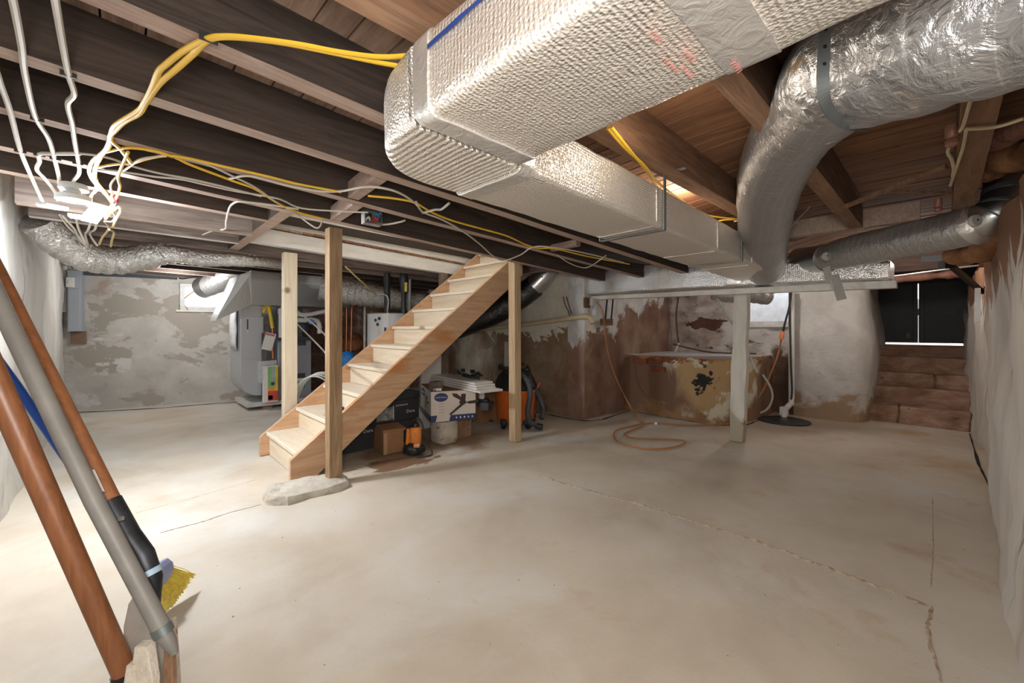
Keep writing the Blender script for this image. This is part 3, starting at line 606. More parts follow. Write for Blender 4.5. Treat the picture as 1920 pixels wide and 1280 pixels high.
# ---------------------------------------------------------------- foil wrapped ducts
M_foilB = foil('bubble_foil_ribbed_x', (0.88, 0.84, 0.78), 0.36, metal=0.72, rib=90, ribdir='YZ', crinkle=0.2, cscale=20, bub=150, ribk=0.3)
M_foilY = foil('bubble_foil_ribbed_y', (0.88, 0.84, 0.78), 0.36, metal=0.72, rib=88, ribdir='Y', crinkle=0.2, cscale=20, bub=150, ribk=0.28)
M_foilE = foil('bubble_foil_elbow', (0.88, 0.84, 0.78), 0.36, metal=0.72, rib=50, ribdir='X', crinkle=0.35, cscale=14, bub=150, ribk=0.55)
M_foilT = foil('smooth_foil_tape', (0.80, 0.79, 0.77), 0.32, crinkle=0.3, cscale=26, metal=0.75)
M_foilK = foil('bright_foil_board', (0.88, 0.89, 0.90), 0.30, rib=70, ribdir='Y', crinkle=0.25, cscale=16, bub=120, ribk=0.2)
M_blue = plain('blue_marker_line', (0.012, 0.045, 0.22), 0.5); M_red = plain('faded_red_print', (0.55, 0.20, 0.18), 0.6)
M_steel = plain('galvanized_strap', (0.22, 0.25, 0.26), 0.45, 0.7); M_galv = foil('galvanized_sheet', (0.62, 0.64, 0.66), 0.33, crinkle=0.15, cscale=10)
dt = thing('supply_duct', 'huge silver bubble foil wrapped duct turning under the joists', 'duct', (0.8, 0.9, 1.6))
def soft(o, amp, sc_, cuts=0, seed=0):                   # drape: cut finer and push by noise
    bm = bmesh.new(); bm.from_mesh(o.data)
    if cuts: bmesh.ops.subdivide_edges(bm, edges=bm.edges[:], cuts=cuts, use_grid_fill=True)
    for v in bm.verts: v.co += mnoise.noise_vector(v.co * sc_ + Vector((seed, 0, 0))) * amp
    bm.to_mesh(o.data); bm.free(); return o
def roundbox(name, ring_fn, ts, mat, parent, r=0.03, seg=4, amp=0.004, capends=True):
    """section swept over ts; ring_fn(t) gives origin, side vector, up vector, half width, half height"""
    b = MB(); rings = []
    for t in ts:
        o, sx, up, hw, hh = ring_fn(t); ring = []
        for (cx, cy, a0) in ((hw - r, hh - r, 0), (-hw + r, hh - r, 90), (-hw + r, -hh + r, 180), (hw - r, -hh + r, 270)):
            for k in range(seg + 1):
                a = math.radians(a0 + 90 * k / seg); ring.append(o + sx * (cx + r * math.cos(a)) + up * (cy + r * math.sin(a)))
        k_ = len(ring); fine = []
        for i in range(k_):                              # add points on the flats
            fine.append(ring[i]); nx_ = ring[(i + 1) % k_]
            if (nx_ - ring[i]).length > 0.05:
                for q in range(1, 6): fine.append(ring[i] + (nx_ - ring[i]) * q / 6)
        rings.append([p + mnoise.noise_vector(p * 11) * amp for p in fine])
    n = len(rings[0]); vs = [v for q in rings for v in q]
    b.add(vs, [(i * n + k, i * n + (k + 1) % n, (i + 1) * n + (k + 1) % n, (i + 1) * n + k) for i in range(len(rings) - 1) for k in range(n)], 0, True)
    if capends: b.add(rings[0], [tuple(range(n))[::-1]]); b.add(rings[-1], [tuple(range(n))])
    return b.build(name, mat, parent)
UP = Vector((0, 0, 1))
def up_run(y): 
    s_ = (0.88 - y) / 1.1
    x0 = 0.505 + 0.01 * s_; x1 = 0.875 - 0.035 * s_ * s_; return Vector(((x0 + x1) / 2, y, 1.70)), Vector((1, 0, 0)), UP, (x1 - x0) / 2, 0.098
roundbox('upper_run', up_run, [0.86 - 0.03 * i for i in range(36)], M_foilY, dt, r=0.028)
cen_e = Vector((0.875, 0.885, 0))
def elbow(a):
    d = Vector((-math.cos(a), math.sin(a), 0)); w = 0.37 - 0.035 * (a / (PI / 2)); w += 0.06 * math.sin(2 * a) ** 2 * 0.6
    return cen_e + d * (w / 2 + 0.005) + Vector((0, 0, 1.70)), d, UP, w / 2, 0.10
roundbox('elbow', elbow, [PI / 2 * i / 20 for i in range(21)], M_foilE, dt, r=0.03)
def low_run(x):
    t = (x - 0.88) / 3.3; y0 = 0.895 + 0.075 * t; y1 = 1.225 + 0.13 * t
    return Vector((x, (y0 + y1) / 2, 1.695 - 0.03 * t)), Vector((0, 1, 0)), UP, (y1 - y0) / 2, 0.098
roundbox('lower_run', low_run, [0.885 + 0.06 * i for i in range(56)], M_foilB, dt, r=0.022)
def strip(name, fn, ts, mat, w_extra=0.004):
    def g(t):
        o, s_, u, hw, hh = fn(t); return o, s_, u, hw + w_extra, hh + w_extra
    return roundbox(name, g, ts, mat, dt, r=0.03, amp=0.0035)
strip('seam_tape', up_run, [0.865 - 0.02 * i for i in range(4)], M_foilT); strip('seam_tape', low_run, [0.89 + 0.02 * i for i in range(4)], M_foilT)
strip('seam_tape', up_run, [0.285 - 0.022 * i for i in range(5)], M_foilT, 0.003)
strip('seam_tape', low_run, [1.80, 1.81, 1.82], M_foilT, 0.002); strip('seam_tape', low_run, [2.60, 2.61, 2.62], M_foilT, 0.002); strip('seam_tape', low_run, [3.30, 3.31, 3.32], M_foilT, 0.002)
b = MB(); ln = [up_run(0.80 - 0.03 * i) for i in range(26)]; rb_ = random.Random(3)
vs = []
for o_, s_, u_, hw, hh in ln:
    q = o_ - s_ * (hw + 0.006); h_ = rb_.uniform(0.0045, 0.0075); vs += [q + u_ * (0.045 - h_), q + u_ * (0.045 + h_)]
b.add(vs, [(2 * i, 2 * i + 1, 2 * i + 3, 2 * i + 2) for i in range(len(ln) - 1)]); b.build('blue_line', M_blue, dt)
for (px, py, n_l) in ((1250, 108, 9), (1283, 122, 8), (1225, 58, 6), (1288, 92, 7), (1380, 116, 6)):   # faded unreadable red print
    b = MB(); q = atz(px, py, 1.5950)
    for k in range(n_l): b.bar(q + Vector((0.0065 * k, 0, 0)), q + Vector((0.0065 * k + 0.003 * (k % 3), 0.010, 0)), 0.0016, 0.0008)
    o = b.build('red_print', M_red, dt); o['kind'] = 'stuff'
def hanger(x):
    o_, s_, u_, hw, hh = low_run(x); yr = o_.y - hw - 0.008; zb0 = o_.z - hh - 0.006
    b = MB(); b.box(x - 0.012, x + 0.012, yr - 0.002, yr + 0.002, zb0, 1.90); b.box(x - 0.012, x + 0.012, yr, yr + 0.36, zb0 - 0.003, zb0 - 0.001); b.box(x - 0.01, x + 0.01, yr - 0.10, yr + 0.05, 1.845, 1.85)
    b.box(x - 0.012, x + 0.012, yr + 0.357, yr + 0.361, zb0, 1.80); return b.build('hanger', M_steel, dt)
hanger(1.87); hanger(3.05)
# trunk duct lying across the end of the supply duct, on a thin white beam
tk = thing('trunk_duct', 'silver foil board trunk duct lying on the white beam, beyond the stairs', 'duct', (4.38, 2.0, 1.53))
tj = [(3.65, 1.532, 1.80), (3.3, 1.535, 1.82), (2.2, 1.535, 1.83), (1.5, 1.52, 1.79), (1.0, 1.515, 1.70), (0.27, 1.49, 1.63)]
def trk(y):
    for (ya, b0, t0), (yb, b1, t1) in zip(tj, tj[1:]):
        if yb - 1e-6 <= y <= ya + 1e-6:
            k = (ya - y) / (ya - yb); bz, tz = b0 + (b1 - b0) * k, t0 + (t1 - t0) * k
            return Vector((4.40, y, (bz + tz) / 2)), Vector((-1, 0, 0)), UP, 0.19, (tz - bz) / 2
roundbox('trunk', trk, [3.65 - 3.38 * i / 56 for i in range(57)], M_foilK, tk, r=0.02, amp=0.006)
def tke(y): o, s_, u, hw, hh = trk(y); return o, s_, u, hw + 0.005, hh + 0.005
roundbox('foil_tape', tke, [3.12, 3.09, 3.06], M_foilT, tk); roundbox('foil_tape', tke, [1.42, 1.36, 1.30], M_foilT, tk); roundbox('foil_tape', tke, [0.32, 0.30, 0.28], M_foilT, tk); roundbox('foil_tape', tke, [2.12, 2.06, 2.0], M_foilT, tk)
b = MB(); b.hexa([(4.26, 0.24, 1.425), (4.36, 0.24, 1.425), (4.36, 3.3, 1.485), (4.26, 3.3, 1.485), (4.26, 0.24, 1.483), (4.36, 0.24, 1.483), (4.36, 3.3, 1.525), (4.26, 3.3, 1.525)])
tag(b.build('support_beam', M_white, bevel=0.004), 'thin white painted beam under the foil trunk duct, above the white post', 'beam')
bpy.data.objects['support_beam']['kind'] = 'thing'

# ---------------------------------------------------------------- flexible ducts
M_flex = foil('wrinkled_grey_foil_sleeve', (0.46, 0.47, 0.49), 0.34, metal=0.85, crinkle=0.55, cscale=26, scrim=(26, ('X', 'Y'), 0.035), uv=True, dirt=((0.36, 0.22, 0.10), 0.63, 7))
M_flexS = foil('bright_crinkled_foil_sleeve', (0.80, 0.80, 0.79), 0.22, crinkle=1.0, cscale=42, uv=True)
M_flexB = foil('black_foil_sleeve', (0.10, 0.10, 0.11), 0.28, crinkle=0.7, cscale=20, scrim=(30, ('X',), 0.05), uv=True)
M_flexR = foil('ribbed_grey_sleeve', (0.52, 0.53, 0.54), 0.34, metal=0.75, crinkle=0.4, cscale=20, scrim=(24, ('X',), 0.06), uv=True)
def wr(amp, k=60, tw=0.0):
    def f(L, a, p): return 1 + amp * math.sin(L * k + 1.5 * math.sin(a * 2 + L * 3)) + amp * 1.6 * mnoise.noise(Vector((p.x * 9, p.y * 9, p.z * 9)))
    return f
def flex(parent, name, pts, r, mat, amp=0.02, k=60, n=26, step=8):
    q = cr(pts, step); rr = r
    if isinstance(r, (list, tuple)):
        rr = []
        for i in range(len(q)):
            t = i / (len(q) - 1) * (len(r) - 1); j = min(int(t), len(r) - 2); rr.append(r[j] + (r[j + 1] - r[j]) * (t - j))
    return MB().tube(q, rr, n, rfun=wr(amp, k)).build(name, mat, parent)
fx = thing('flexible_duct', 'fat grey foil flexible duct drooping from the upper right corner', 'duct', (4.2, 1.15, 1.7))
flex(fx, 'sleeve', [atd(1434, 508, 3.88), atd(1432, 470, 3.25), atd(1433, 415, 2.62), atd(1447, 330, 2.02), atd(1490, 240, 1.55), atd(1545, 180, 1.27)], [0.165, 0.16, 0.15, 0.15, 0.145, 0.145], M_flex, 0.018, 70, 30, 10)
flex(fx, 'sleeve', [atd(1535, 190, 1.28), atd(1600, 125, 1.06), atd(1710, 80, 0.90), atd(1830, 30, 0.78), atd(2010, -30, 0.68)], [0.135, 0.155, 0.155, 0.15, 0.15], M_flex, 0.02, 50, 30, 10)
sp_ = [atd(1546, 182, 1.26) + Vector((math.cos(a), 0, 0)) * 0 for a in (0,)]
c0 = atd(1556, 170, 1.20); tdir = (atd(1600, 125, 1.06) - atd(1500, 230, 1.5)).normalized(); sxv = tdir.cross(UP).normalized(); suv = sxv.cross(tdir)
vp0, vp1 = atd(1543, 158, 0.875), atd(1548, 10, 0.87); b = MB(); vs = []
rp_ = cr([vp1, atd(1545, 90, 0.873), vp0, atd(1549, 195, 0.90), atd(1566, 219, 0.96), atd(1592, 234, 1.04), atd(1625, 236, 1.14)], 5)
for i, p in enumerate(rp_):
    t = (rp_[min(i + 1, len(rp_) - 1)] - rp_[max(i - 1, 0)]).normalized(); w_ = t.cross(Vector((CF[0], CF[1], 0.35))).normalized() * 0.013
    vs += [p - w_, p + w_]
b.add(vs, [(2 * i, 2 * i + 1, 2 * i + 3, 2 * i + 2) for i in range(len(rp_) - 1)]); so = b.build('hanging_strap', M_steel, fx); sm_ = so.modifiers.new('s', 'SOLIDIFY'); sm_.thickness = 0.003; sm_.offset = 0
for k in range(3):
    MB().lathe([(0.0001, 0), (0.0042, 0), (0.0042, 0.001)], vp0.lerp(vp1, 0.25 + 0.22 * k) - Vector((CF[0], CF[1], 0)) * 0.0022, 8, axis=(-CF[0], -CF[1], 0)).build('strap_hole', M_black, so)
f2 = thing('flexible_duct', 'ribbed grey flexible duct running along the right wall to a metal elbow', 'duct', (4.2, 0.3, 1.6))
flex(f2, 'sleeve', [atd(1545, 484, 3.33), atd(1600, 470, 3.1), atd(1690, 452, 2.8), atd(1780, 433, 2.55), atd(1836, 418, 2.42)], [0.10, 0.118, 0.118, 0.116, 0.112], M_flexR, 0.008, 90, 28, 8)
MB().tube(cr([atd(1500, 488, 3.7), atd(1530, 486, 3.45), atd(1552, 483, 3.30)], 4), 0.112, 24).build('collar', M_galv, f2)
e0 = atd(1836, 418, 2.42); e1 = atd(1858, 408, 2.37); e2 = atd(1880, 390, 2.34); e3 = atd(1892, 362, 2.34); e4 = atd(1896, 318, 2.36)
MB().tube(cr([e0, e1, e2, e3, e4], 3), 0.106, 24).build('metal_elbow', M_galv, f2)
for p, q in ((e1, e2), (e2, e3), (e3, e4)):
    MB().tube([p - (q - p) * 0.05, p + (q - p) * 0.12], 0.109, 24).build('elbow_seam', M_steel, f2)
MB().tube([e0 - (e1 - e0) * 0.9, e0 + (e1 - e0) * 0.05, e0 + (e1 - e0) * 0.3], [0.119, 0.117, 0.107], 24).build('foil_tape', M_foilT, f2)
M_tape = plain('white_tape', (0.56, 0.56, 0.53), 0.7)
for px, py, dd in ((1830, 413, 2.30), (1550, 480, 3.19)):
    p = atd(px, py, dd); ax = Vector((-CF[0], -CF[1], 0.05)).normalized()
    MB().lathe([(0.0001, 0.008), (0.030, 0.006), (0.034, 0), (0.034, -0.01)], p, 20, axis=ax).build('tie_button', M_tape, f2); tbn = bpy.data.objects[-1] if False else C.objects[-1]
    MB().lathe([(0.0001, 0.0), (0.005, 0.0), (0.005, -0.002)], p + ax * 0.010, 8, axis=ax).build('button_hole', M_black, tbn)
b = MB(); p = atd(1549, 500, 3.2); q = atd(1556, 530, 3.22); b.bar(p, q, 0.055, 0.006, CR_ := (CF[0], CF[1], 0)); b.build('tape_tail', M_tape, f2)
b = MB(); p = atd(1563, 515, 3.22); q = atd(1578, 562, 3.2); b.bar(p, q, 0.075, 0.012, (CF[0], CF[1], 0)); tag(b.build('foam_strip', M_tape, bevel=0.004), 'white strip hanging from the ribbed grey duct over the pillar', 'strip')
f3 = thing('flexible_duct', 'crinkled bright silver duct sagging along the left wall below the ceiling light', 'duct', (0.1, 5.2, 1.7))
flex(f3, 'sleeve', [atd(70, 410, 2.95), atd(112, 448, 3.1), atd(165, 480, 3.3), atd(225, 488, 3.5), atd(285, 478, 3.5), atd(312, 472, 3.5)], [0.115, 0.125, 0.122, 0.115, 0.10, 0.085], M_flexS, 0.06, 85, 32, 12)
flex(f3, 'sleeve', [atd(300, 474, 3.5), atd(330, 477, 3.55), atd(390, 485, 3.75), atd(480, 490, 4.0), atd(530, 496, 4.3)], [0.068, 0.078, 0.068, 0.05, 0.045], M_flexS, 0.06, 95, 28, 10)
f4 = thing('flexible_duct', 'black flexible duct slanting down behind the staircase', 'duct', (3.7, 4.0, 1.4))
flex(f4, 'sleeve', [atd(1004, 535, 5.45), atd(975, 556, 5.45), atd(935, 582, 5.5), atd(890, 602, 5.6), atd(850, 618, 5.75)], [0.15, 0.16, 0.155, 0.15, 0.15], M_flexB, 0.012, 80, 26, 8)
MB().tube(cr([atd(1000, 538, 5.42), atd(1015, 523, 5.4), atd(1030, 505, 5.4), atd(1034, 484, 5.45)], 3), 0.135, 24).build('metal_elbow', M_galv, f4)
for q_, r_ in (((1013, 525, 5.4), 0.139), ((1029, 506, 5.4), 0.139)):
    p = atd(*q_); MB().tube([p, p + Vector((0.012, -0.006, 0.02))], r_, 24).build('elbow_seam', M_steel, f4)
f5 = thing('flexible_duct', 'wrinkled silver duct running behind the water heater', 'duct', (3.0, 5.4, 1.6))
flex(f5, 'sleeve', [atd(600, 535, 5.6), atd(650, 545, 5.75), atd(700, 553, 5.9), atd(760, 562, 6.1), atd(830, 570, 6.35)], [0.19, 0.19, 0.175, 0.16, 0.15], M_flexS, 0.06, 75, 28, 12)
f6 = thing('flexible_duct', 'short grey flexible duct in front of the left cellar window', 'duct', (1.2, 7.2, 1.7))
flex(f6, 'sleeve', [atd(392, 536, 5.95), atd(412, 528, 5.9), atd(432, 516, 5.85), atd(452, 505, 5.85)], 0.145, M_flexR, 0.02, 60, 24, 8)
MB().tube([atd(380, 540, 6.0), atd(396, 534, 5.95)], 0.15, 24).build('collar', M_galv, f6)
f7 = thing('flexible_duct', 'dark flexible duct hanging in front of the right cellar window', 'duct', (5.2, 1.9, 1.6))
flex(f7, 'sleeve', [atd(1335, 548, 4.95), atd(1365, 552, 4.9), atd(1400, 551, 4.85), atd(1425, 553, 4.85), atd(1441, 556, 4.85)], [0.08, 0.10, 0.105, 0.105, 0.10], M_flexR, 0.04, 60, 22, 8)

# ---------------------------------------------------------------- ceiling light on the left: three LED panels
M_led = emis('led_panel', (0.93, 0.97, 1.0), LED); M_led2 = emis('led_panel_far', (0.95, 0.97, 1.0), LED * 2.4); M_fix = plain('grey_lamp_body', (0.55, 0.57, 0.58), 0.5); M_box = plain('white_plastic', (0.72, 0.72, 0.70), 0.5)
lc = atz(138, 372, 1.80)
cl = thing('ceiling_light', 'three panel LED ceiling light glowing at the left wall', 'light', (lc.x, lc.y, 1.80))
b = MB(); b.lathe([(0.052, 0.075), (0.058, 0.055), (0.058, 0.045), (0.03, 0.04), (0.03, 0.0)], lc, 20); b.build('lamp_base', M_fix, cl)
b = MB(); b.lathe([(0.035, 0.025), (0.07, 0.012), (0.07, -0.012), (0.05, -0.016)], lc, 20); b.build('hub', M_fix, cl)
for px, py, tl_ in ((98, 388, 0.16), (178, 401, 0.85), (148, 407, 0.12)):
    c_ = atz(px, py, 1.78); d_ = (c_ - lc); d_.z = 0; ang = math.atan2(d_.y, d_.x) if px != 178 else -0.80; sz = (0.115, 0.075); off = Vector((math.sin(tl_) * math.cos(ang), math.sin(tl_) * math.sin(ang), -math.cos(tl_)))
    b = MB(); b.rbox((c_.x, c_.y, 1.786), (sz[0] + 0.012, sz[1] + 0.012, 0.014), ang, ('Y', -tl_)); w_ = b.build('panel', M_fix, cl, bevel=0.004)
    b = MB(); b.rbox(Vector((c_.x, c_.y, 1.786)) + off * 0.010, (sz[0], sz[1], 0.006), ang, ('Y', -tl_)); b.build('led', M_led2 if px == 178 else M_led, w_)
lamp('POINT', 'led_glow', (lc.x + 0.02, lc.y - 0.02, 1.752), 9, (0.95, 0.97, 1.0), 0.045)
# ---------------------------------------------------------------- furnace corner
M_sheet = foil('furnace_sheet_metal', (0.58, 0.61, 0.66), 0.42, crinkle=0.06, cscale=6, metal=0.75); M_furn = plain('furnace_grey_paint', (0.34, 0.35, 0.38), 0.45, 0.25, var=0.05)
M_furD = plain('furnace_dark_trim', (0.05, 0.055, 0.065), 0.5); M_pvc = plain('white_pvc', (0.74, 0.74, 0.72), 0.4, var=0.05); M_paper = plain('white_paper', (0.78, 0.77, 0.74), 0.8, var=0.04)
M_yel = plain('yellow_gas_line', (0.75, 0.52, 0.03), 0.45); M_cop = plain('copper_pipe', (0.50, 0.20, 0.10), 0.35, 0.8); M_bluep = plain('blue_plastic', (0.02, 0.20, 0.60), 0.4)
M_cord_b = plain('black_cable', (0.02, 0.02, 0.022), 0.5)
FY = 6.62
rd = thing('return_air_duct', 'grey sheet metal return drop with curved foot, left of the furnace', 'duct', (1.3, 6.9, 0))
xa, xb_ = atY(451, 650, FY).x, atY(491, 650, FY).x
def zY(py, Y=FY, px=470): return atY(px, py, Y).z
zt = zY(566); poly = [(xa, zt), (xb_, zt), (xb_, zY(743))]; z1 = zY(743); z2 = zY(712)
for k in range(9):
    a = PI / 2 * k / 8; poly.append((xa + (xb_ - xa) * 0.9 * (1 - math.sin(a)), z1 + (z2 - z1) * (1 - math.cos(a))))
b = MB(); b.prism([(x, FY, z) for x, z in poly], (0, 0.72, 0)); b.build('drop', M_sheet, rd, bevel=0.006)
zz1 = zY(672); b = MB(); b.box(xa - 0.004, xb_ + 0.004, FY - 0.006, FY + 0.72, zz1 - 0.008, zz1 + 0.008); b.build('seam', M_sheet, rd)
p = atY(478, 608, FY); b = MB(); b.box(p.x - 0.09, p.x + 0.10, FY - 0.02, FY - 0.001, p.z - 0.12, p.z + 0.11); b.build('access_plate', M_sheet, rd, bevel=0.004)
b = MB(); b.box(p.x - 0.10, p.x - 0.085, FY - 0.03, FY - 0.02, p.z - 0.07, p.z + 0.07); b.build('slide_handle', M_furD, rd)
M_bag = plain('clear_plastic_bag', (0.62, 0.63, 0.66), 0.25, var=0.2, scale=30)
p = atX(440, 600, xa); bm_ = MB(); vs = []
for j in range(9):
    for i in range(6):
        q = Vector((xa - 0.02 - 0.03 * math.sin(PI * i / 5) * math.sin(PI * j / 8), p.y - 0.25 + 0.075 * i, p.z + 0.28 - 0.088 * j)); q += mnoise.noise_vector(q * 9) * 0.02; vs.append(q)
bm_.add(vs, [(j * 6 + i, j * 6 + i + 1, (j + 1) * 6 + i + 1, (j + 1) * 6 + i) for j in range(8) for i in range(5)], 0, True)
o = bm_.build('plastic_bag', M_bag); so_ = o.modifiers.new('s', 'SOLIDIFY'); so_.thickness = 0.012; tag(o, 'clear plastic bag of papers hanging on the grey return drop', 'bag')
b = MB(); q0, q1 = atz(447, 752, 0.06), atY(585, 750, 6.5)
b.box(xa + 0.05, q1.x + 0.25, 6.50, 7.3, 0.045, 0.10); pl = b.build('furnace_slab', plain('pale_plastic_slab', (0.55, 0.55, 0.53), 0.6), bevel=0.004)
tag(pl, 'pale slab on short blocks carrying the grey furnace', 'slab')
for k in range(3):
    b = MB(); x_ = xa + 0.25 + 0.38 * k; b.box(x_, x_ + 0.12, 6.55, 6.70, -0.005, 0.046); b.build('foot_block', M_step, pl)
fu = thing('furnace', 'grey gas furnace between the pale knotty post and the stairs', 'furnace', (2.0, 6.85, 0.10))
fx0, fx1 = atY(521, 690, 6.56).x, atY(585, 690, 6.56).x; ftop = atY(550, 632, 6.56).z
b = MB(); b.box(fx0, fx1, 6.58, 7.2, 0.10, ftop); b.build('cabinet', M_furn, fu, bevel=0.012)
b = MB(); b.box(fx0 + 0.01, fx1 - 0.01, 6.56, 6.58, 0.12, ftop - 0.07); fpn = b.build('front_panel', M_furn, fu, bevel=0.008)
b = MB(); b.box(fx0, fx1, 6.55, 6.585, ftop - 0.05, ftop + 0.005); b.build('top_trim', M_furD, fu, bevel=0.006)
p = atY(565, 643, 6.56); b = MB(); b.box(p.x - 0.10, p.x + 0.06, 6.545, 6.565, p.z - 0.035, p.z + 0.035); b.build('grip', M_furD, fpn, bevel=0.012)
p = atY(561, 718, 6.56)
for dz, h, m in ((0.09, 0.07, M_furD), (0.03, 0.04, M_paper), (-0.045, 0.09, plain('teal_label', (0.05, 0.28, 0.40), 0.5))):
    b = MB(); b.box(p.x - 0.11, p.x + 0.08, 6.552, 6.561, p.z + dz - h / 2 + 0.02, p.z + dz + h / 2 + 0.02); b.build('label', m, fpn)
pln = thing('plenum_duct', 'large shiny sheet metal plenum over the furnace, behind the pale post', 'duct', (1.7, 6.2, 1.45))
x0_, x1_ = atY(470, 520, 6.0).x, atY(672, 520, 6.0).x
b = MB(); b.box(x0_, x1_, 6.0, 6.75, atY(560, 530, 6.0).z, 1.855); b.build('main_box', M_galv, pln, bevel=0.008)
zt_ = atY(560, 530, 6.0).z; b = MB(); zb_l = atY(560, 574, 6.25).z
b.hexa([(x0_ + 0.05, 6.2, zb_l), (x1_ - 0.05, 6.2, zb_l), (x1_ - 0.05, 6.75, zb_l), (x0_ + 0.05, 6.75, zb_l), (x0_, 6.0, zt_), (x1_, 6.0, zt_), (x1_, 6.75, zt_), (x0_, 6.75, zt_)]); b.build('taper', M_galv, pln, bevel=0.006)
L0 = atY(404, 601, 6.3)
b = MB(); b.hexa([(L0.x, 6.3, L0.z), (x0_ + 0.06, 6.2, zb_l), (x0_ + 0.06, 6.75, zb_l), (L0.x, 6.8, L0.z), (x0_ - 0.10, 6.1, 1.80), (x0_ + 0.03, 6.02, 1.85), (x0_ + 0.03, 6.75, 1.85), (x0_ - 0.10, 6.75, 1.80)]); b.build('left_transition', M_galv, pln, bevel=0.006)
b = MB(); b.box(x0_ - 0.004, x1_ + 0.004, 5.985, 6.0, zt_ - 0.012, zt_ + 0.012); b.build('drive_cleat', plain('bright_cleat', (0.7, 0.7, 0.7), 0.3, 0.7), pln)
M_joistw = wood('brown_rafter_end', (0.16, 0.09, 0.05), (0.34, 0.21, 0.13), 'X')
b = MB(); b.bar(atY(430, 569, 6.35), atY(530, 566, 6.35), 0.05, 0.035); tag(b.build('wood_batten', M_joistw), 'thin brown batten under the plenum, above the return drop', 'batten')
# evaporator stack and filter housing behind the post
b = MB(); q = atY(512, 600, 6.9); q2 = atY(560, 600, 6.9); b.box(q.x, q2.x, 6.7, 7.15, ftop + 0.0, zb_l + 0.03); b.build('coil_box', plain('dark_grey_coil_box', (0.16, 0.17, 0.19), 0.5, 0.3), fu, bevel=0.006)
pv = thing('vent_pipe', 'thick white plastic pipe rising behind the pale knotty post', 'pipe', atY(527, 630, 6.4))
p = atY(532, 631, 6.4); b = MB(); b.lathe([(0.065, ftop - p.z), (0.065, 0.32), (0.072, 0.325), (0.072, 0.39), (0.03, 0.42), (0.03, 0.47)], p, 18); b.build('riser', M_pvc, pv)
pw = thing('vent_pipe', 'white corrugated condensate hose between the two front posts, above the furnace', 'pipe', atY(570, 600, 6.3))
MB().tube(cr([atY(552, 600, 6.3), atY(568, 600, 6.3), atY(590, 600, 6.3), atY(598, 607, 6.3), atY(600, 625, 6.3)], 6), 0.035, 14, rfun=lambda L, a, p: 1 + 0.12 * math.sin(L * 150)).build('hose', M_pvc, pw)
MB().tube(cr([atY(548, 588, 6.3), atY(575, 590, 6.3), atY(602, 585, 6.3), atY(620, 581, 6.3)], 6), 0.03, 12).build('upper_pipe', M_pvc, pw)
b = MB(); b.lathe([(0.10, 0), (0.10, 0.10), (0.04, 0.15)], atY(566, 622, 6.4), 16); b.build('trap', M_furD, pw)
b = MB(); b.lathe([(0.0001, 0.04), (0.035, 0.035), (0.04, 0), (0.035, -0.03)], atY(583, 603, 6.2), 14, axis=(-0.5, -1, 0.1)); b.build('blue_cap', M_bluep, pw)
gl = thing('gas_line', 'yellow flexible gas line beside the furnace', 'pipe', atY(508, 640, 6.5))
MB().tube(cr([atY(503, 568, 6.5), atY(507, 590, 6.5), atY(511, 615, 6.5)], 5), 0.024, 10).build('hose', M_yel, gl)
MB().tube(cr([atY(494, 585, 6.55), atY(500, 572, 6.5), atY(506, 566, 6.5)], 5), 0.02, 10).build('branch', M_yel, gl)
MB().tube([atY(511, 615, 6.5), atY(511.5, 650, 6.5), atY(512, 672, 6.5)], 0.014, 8).build('iron_nipple', M_cop, gl)
b = MB(); p = atY(504, 640, 6.44); b.rbox(p, (0.13, 0.006, 0.24), 0, ('Y', 0.25)); o = b.build('paper_tag', M_paper); tag(o, 'white paper tag hanging from the yellow gas line', 'tag')
b = MB(); p = atY(506, 627, 6.432); b.rbox(p, (0.125, 0.004, 0.03), 0, ('Y', 0.25)); b.build('red_heading', M_red, o)
# colourful air filter carton
fb = thing('filter_carton', 'upright air filter carton printed green, yellow and red, against the furnace', 'carton', atY(508, 742, 6.50))
fz0 = 0.105; q = atY(493, 740, 6.46); q1 = atY(520, 740, 6.46); fzt = atY(508, 685, 6.46).z
b = MB(); b.box(q.x, q1.x, 6.42, 6.50, fz0, fzt); fcb = b.build('carton', M_paper, fb, bevel=0.004)
w_ = q1.x - q.x
for (u0, u1, v0, v1, col) in ((0.28, 0.80, 0.42, 0.97, (0.25, 0.50, 0.20)), (0.82, 0.99, 0.30, 0.98, (0.80, 0.55, 0.05)), (0.28, 0.99, 0.03, 0.30, (0.62, 0.07, 0.04)), (0.28, 0.80, 0.30, 0.42, (0.70, 0.35, 0.05)), (0.32, 0.62, 0.06, 0.18, (0.30, 0.55, 0.75))):
    b = MB(); b.box(q.x + w_ * u0, q.x + w_ * u1, 6.416, 6.4195, fz0 + (fzt - fz0) * v0, fz0 + (fzt - fz0) * v1); b.build('print', plain('carton_print', col, 0.6), fcb)
MB().lathe([(0.010, 0.0), (0.024, 0.0), (0.024, 0.003), (0.010, 0.003)], (q.x + w_ * 0.62, 6.416, fz0 + (fzt - fz0) * 0.50), 16, axis=(0, -1, 0)).build('ring_print', M_furD, fcb)
b = MB(); b.box(q.x + w_ * 0.56, q.x + w_ * 0.74, 6.414, 6.4155, fz0 + (fzt - fz0) * 0.56, fz0 + (fzt - fz0) * 0.94); b.build('grey_band_print', plain('grey_print_band', (0.42, 0.42, 0.50), 0.6), fcb)
b = MB(); b.box(q.x - 0.01, q1.x + 0.02, 6.56, 6.66, fzt - 0.25, fzt + 0.06); b.jitter(0.012, 9); tag(b.build('crumpled_bag', M_bag), 'crumpled clear plastic lying on top of the filter carton', 'plastic')
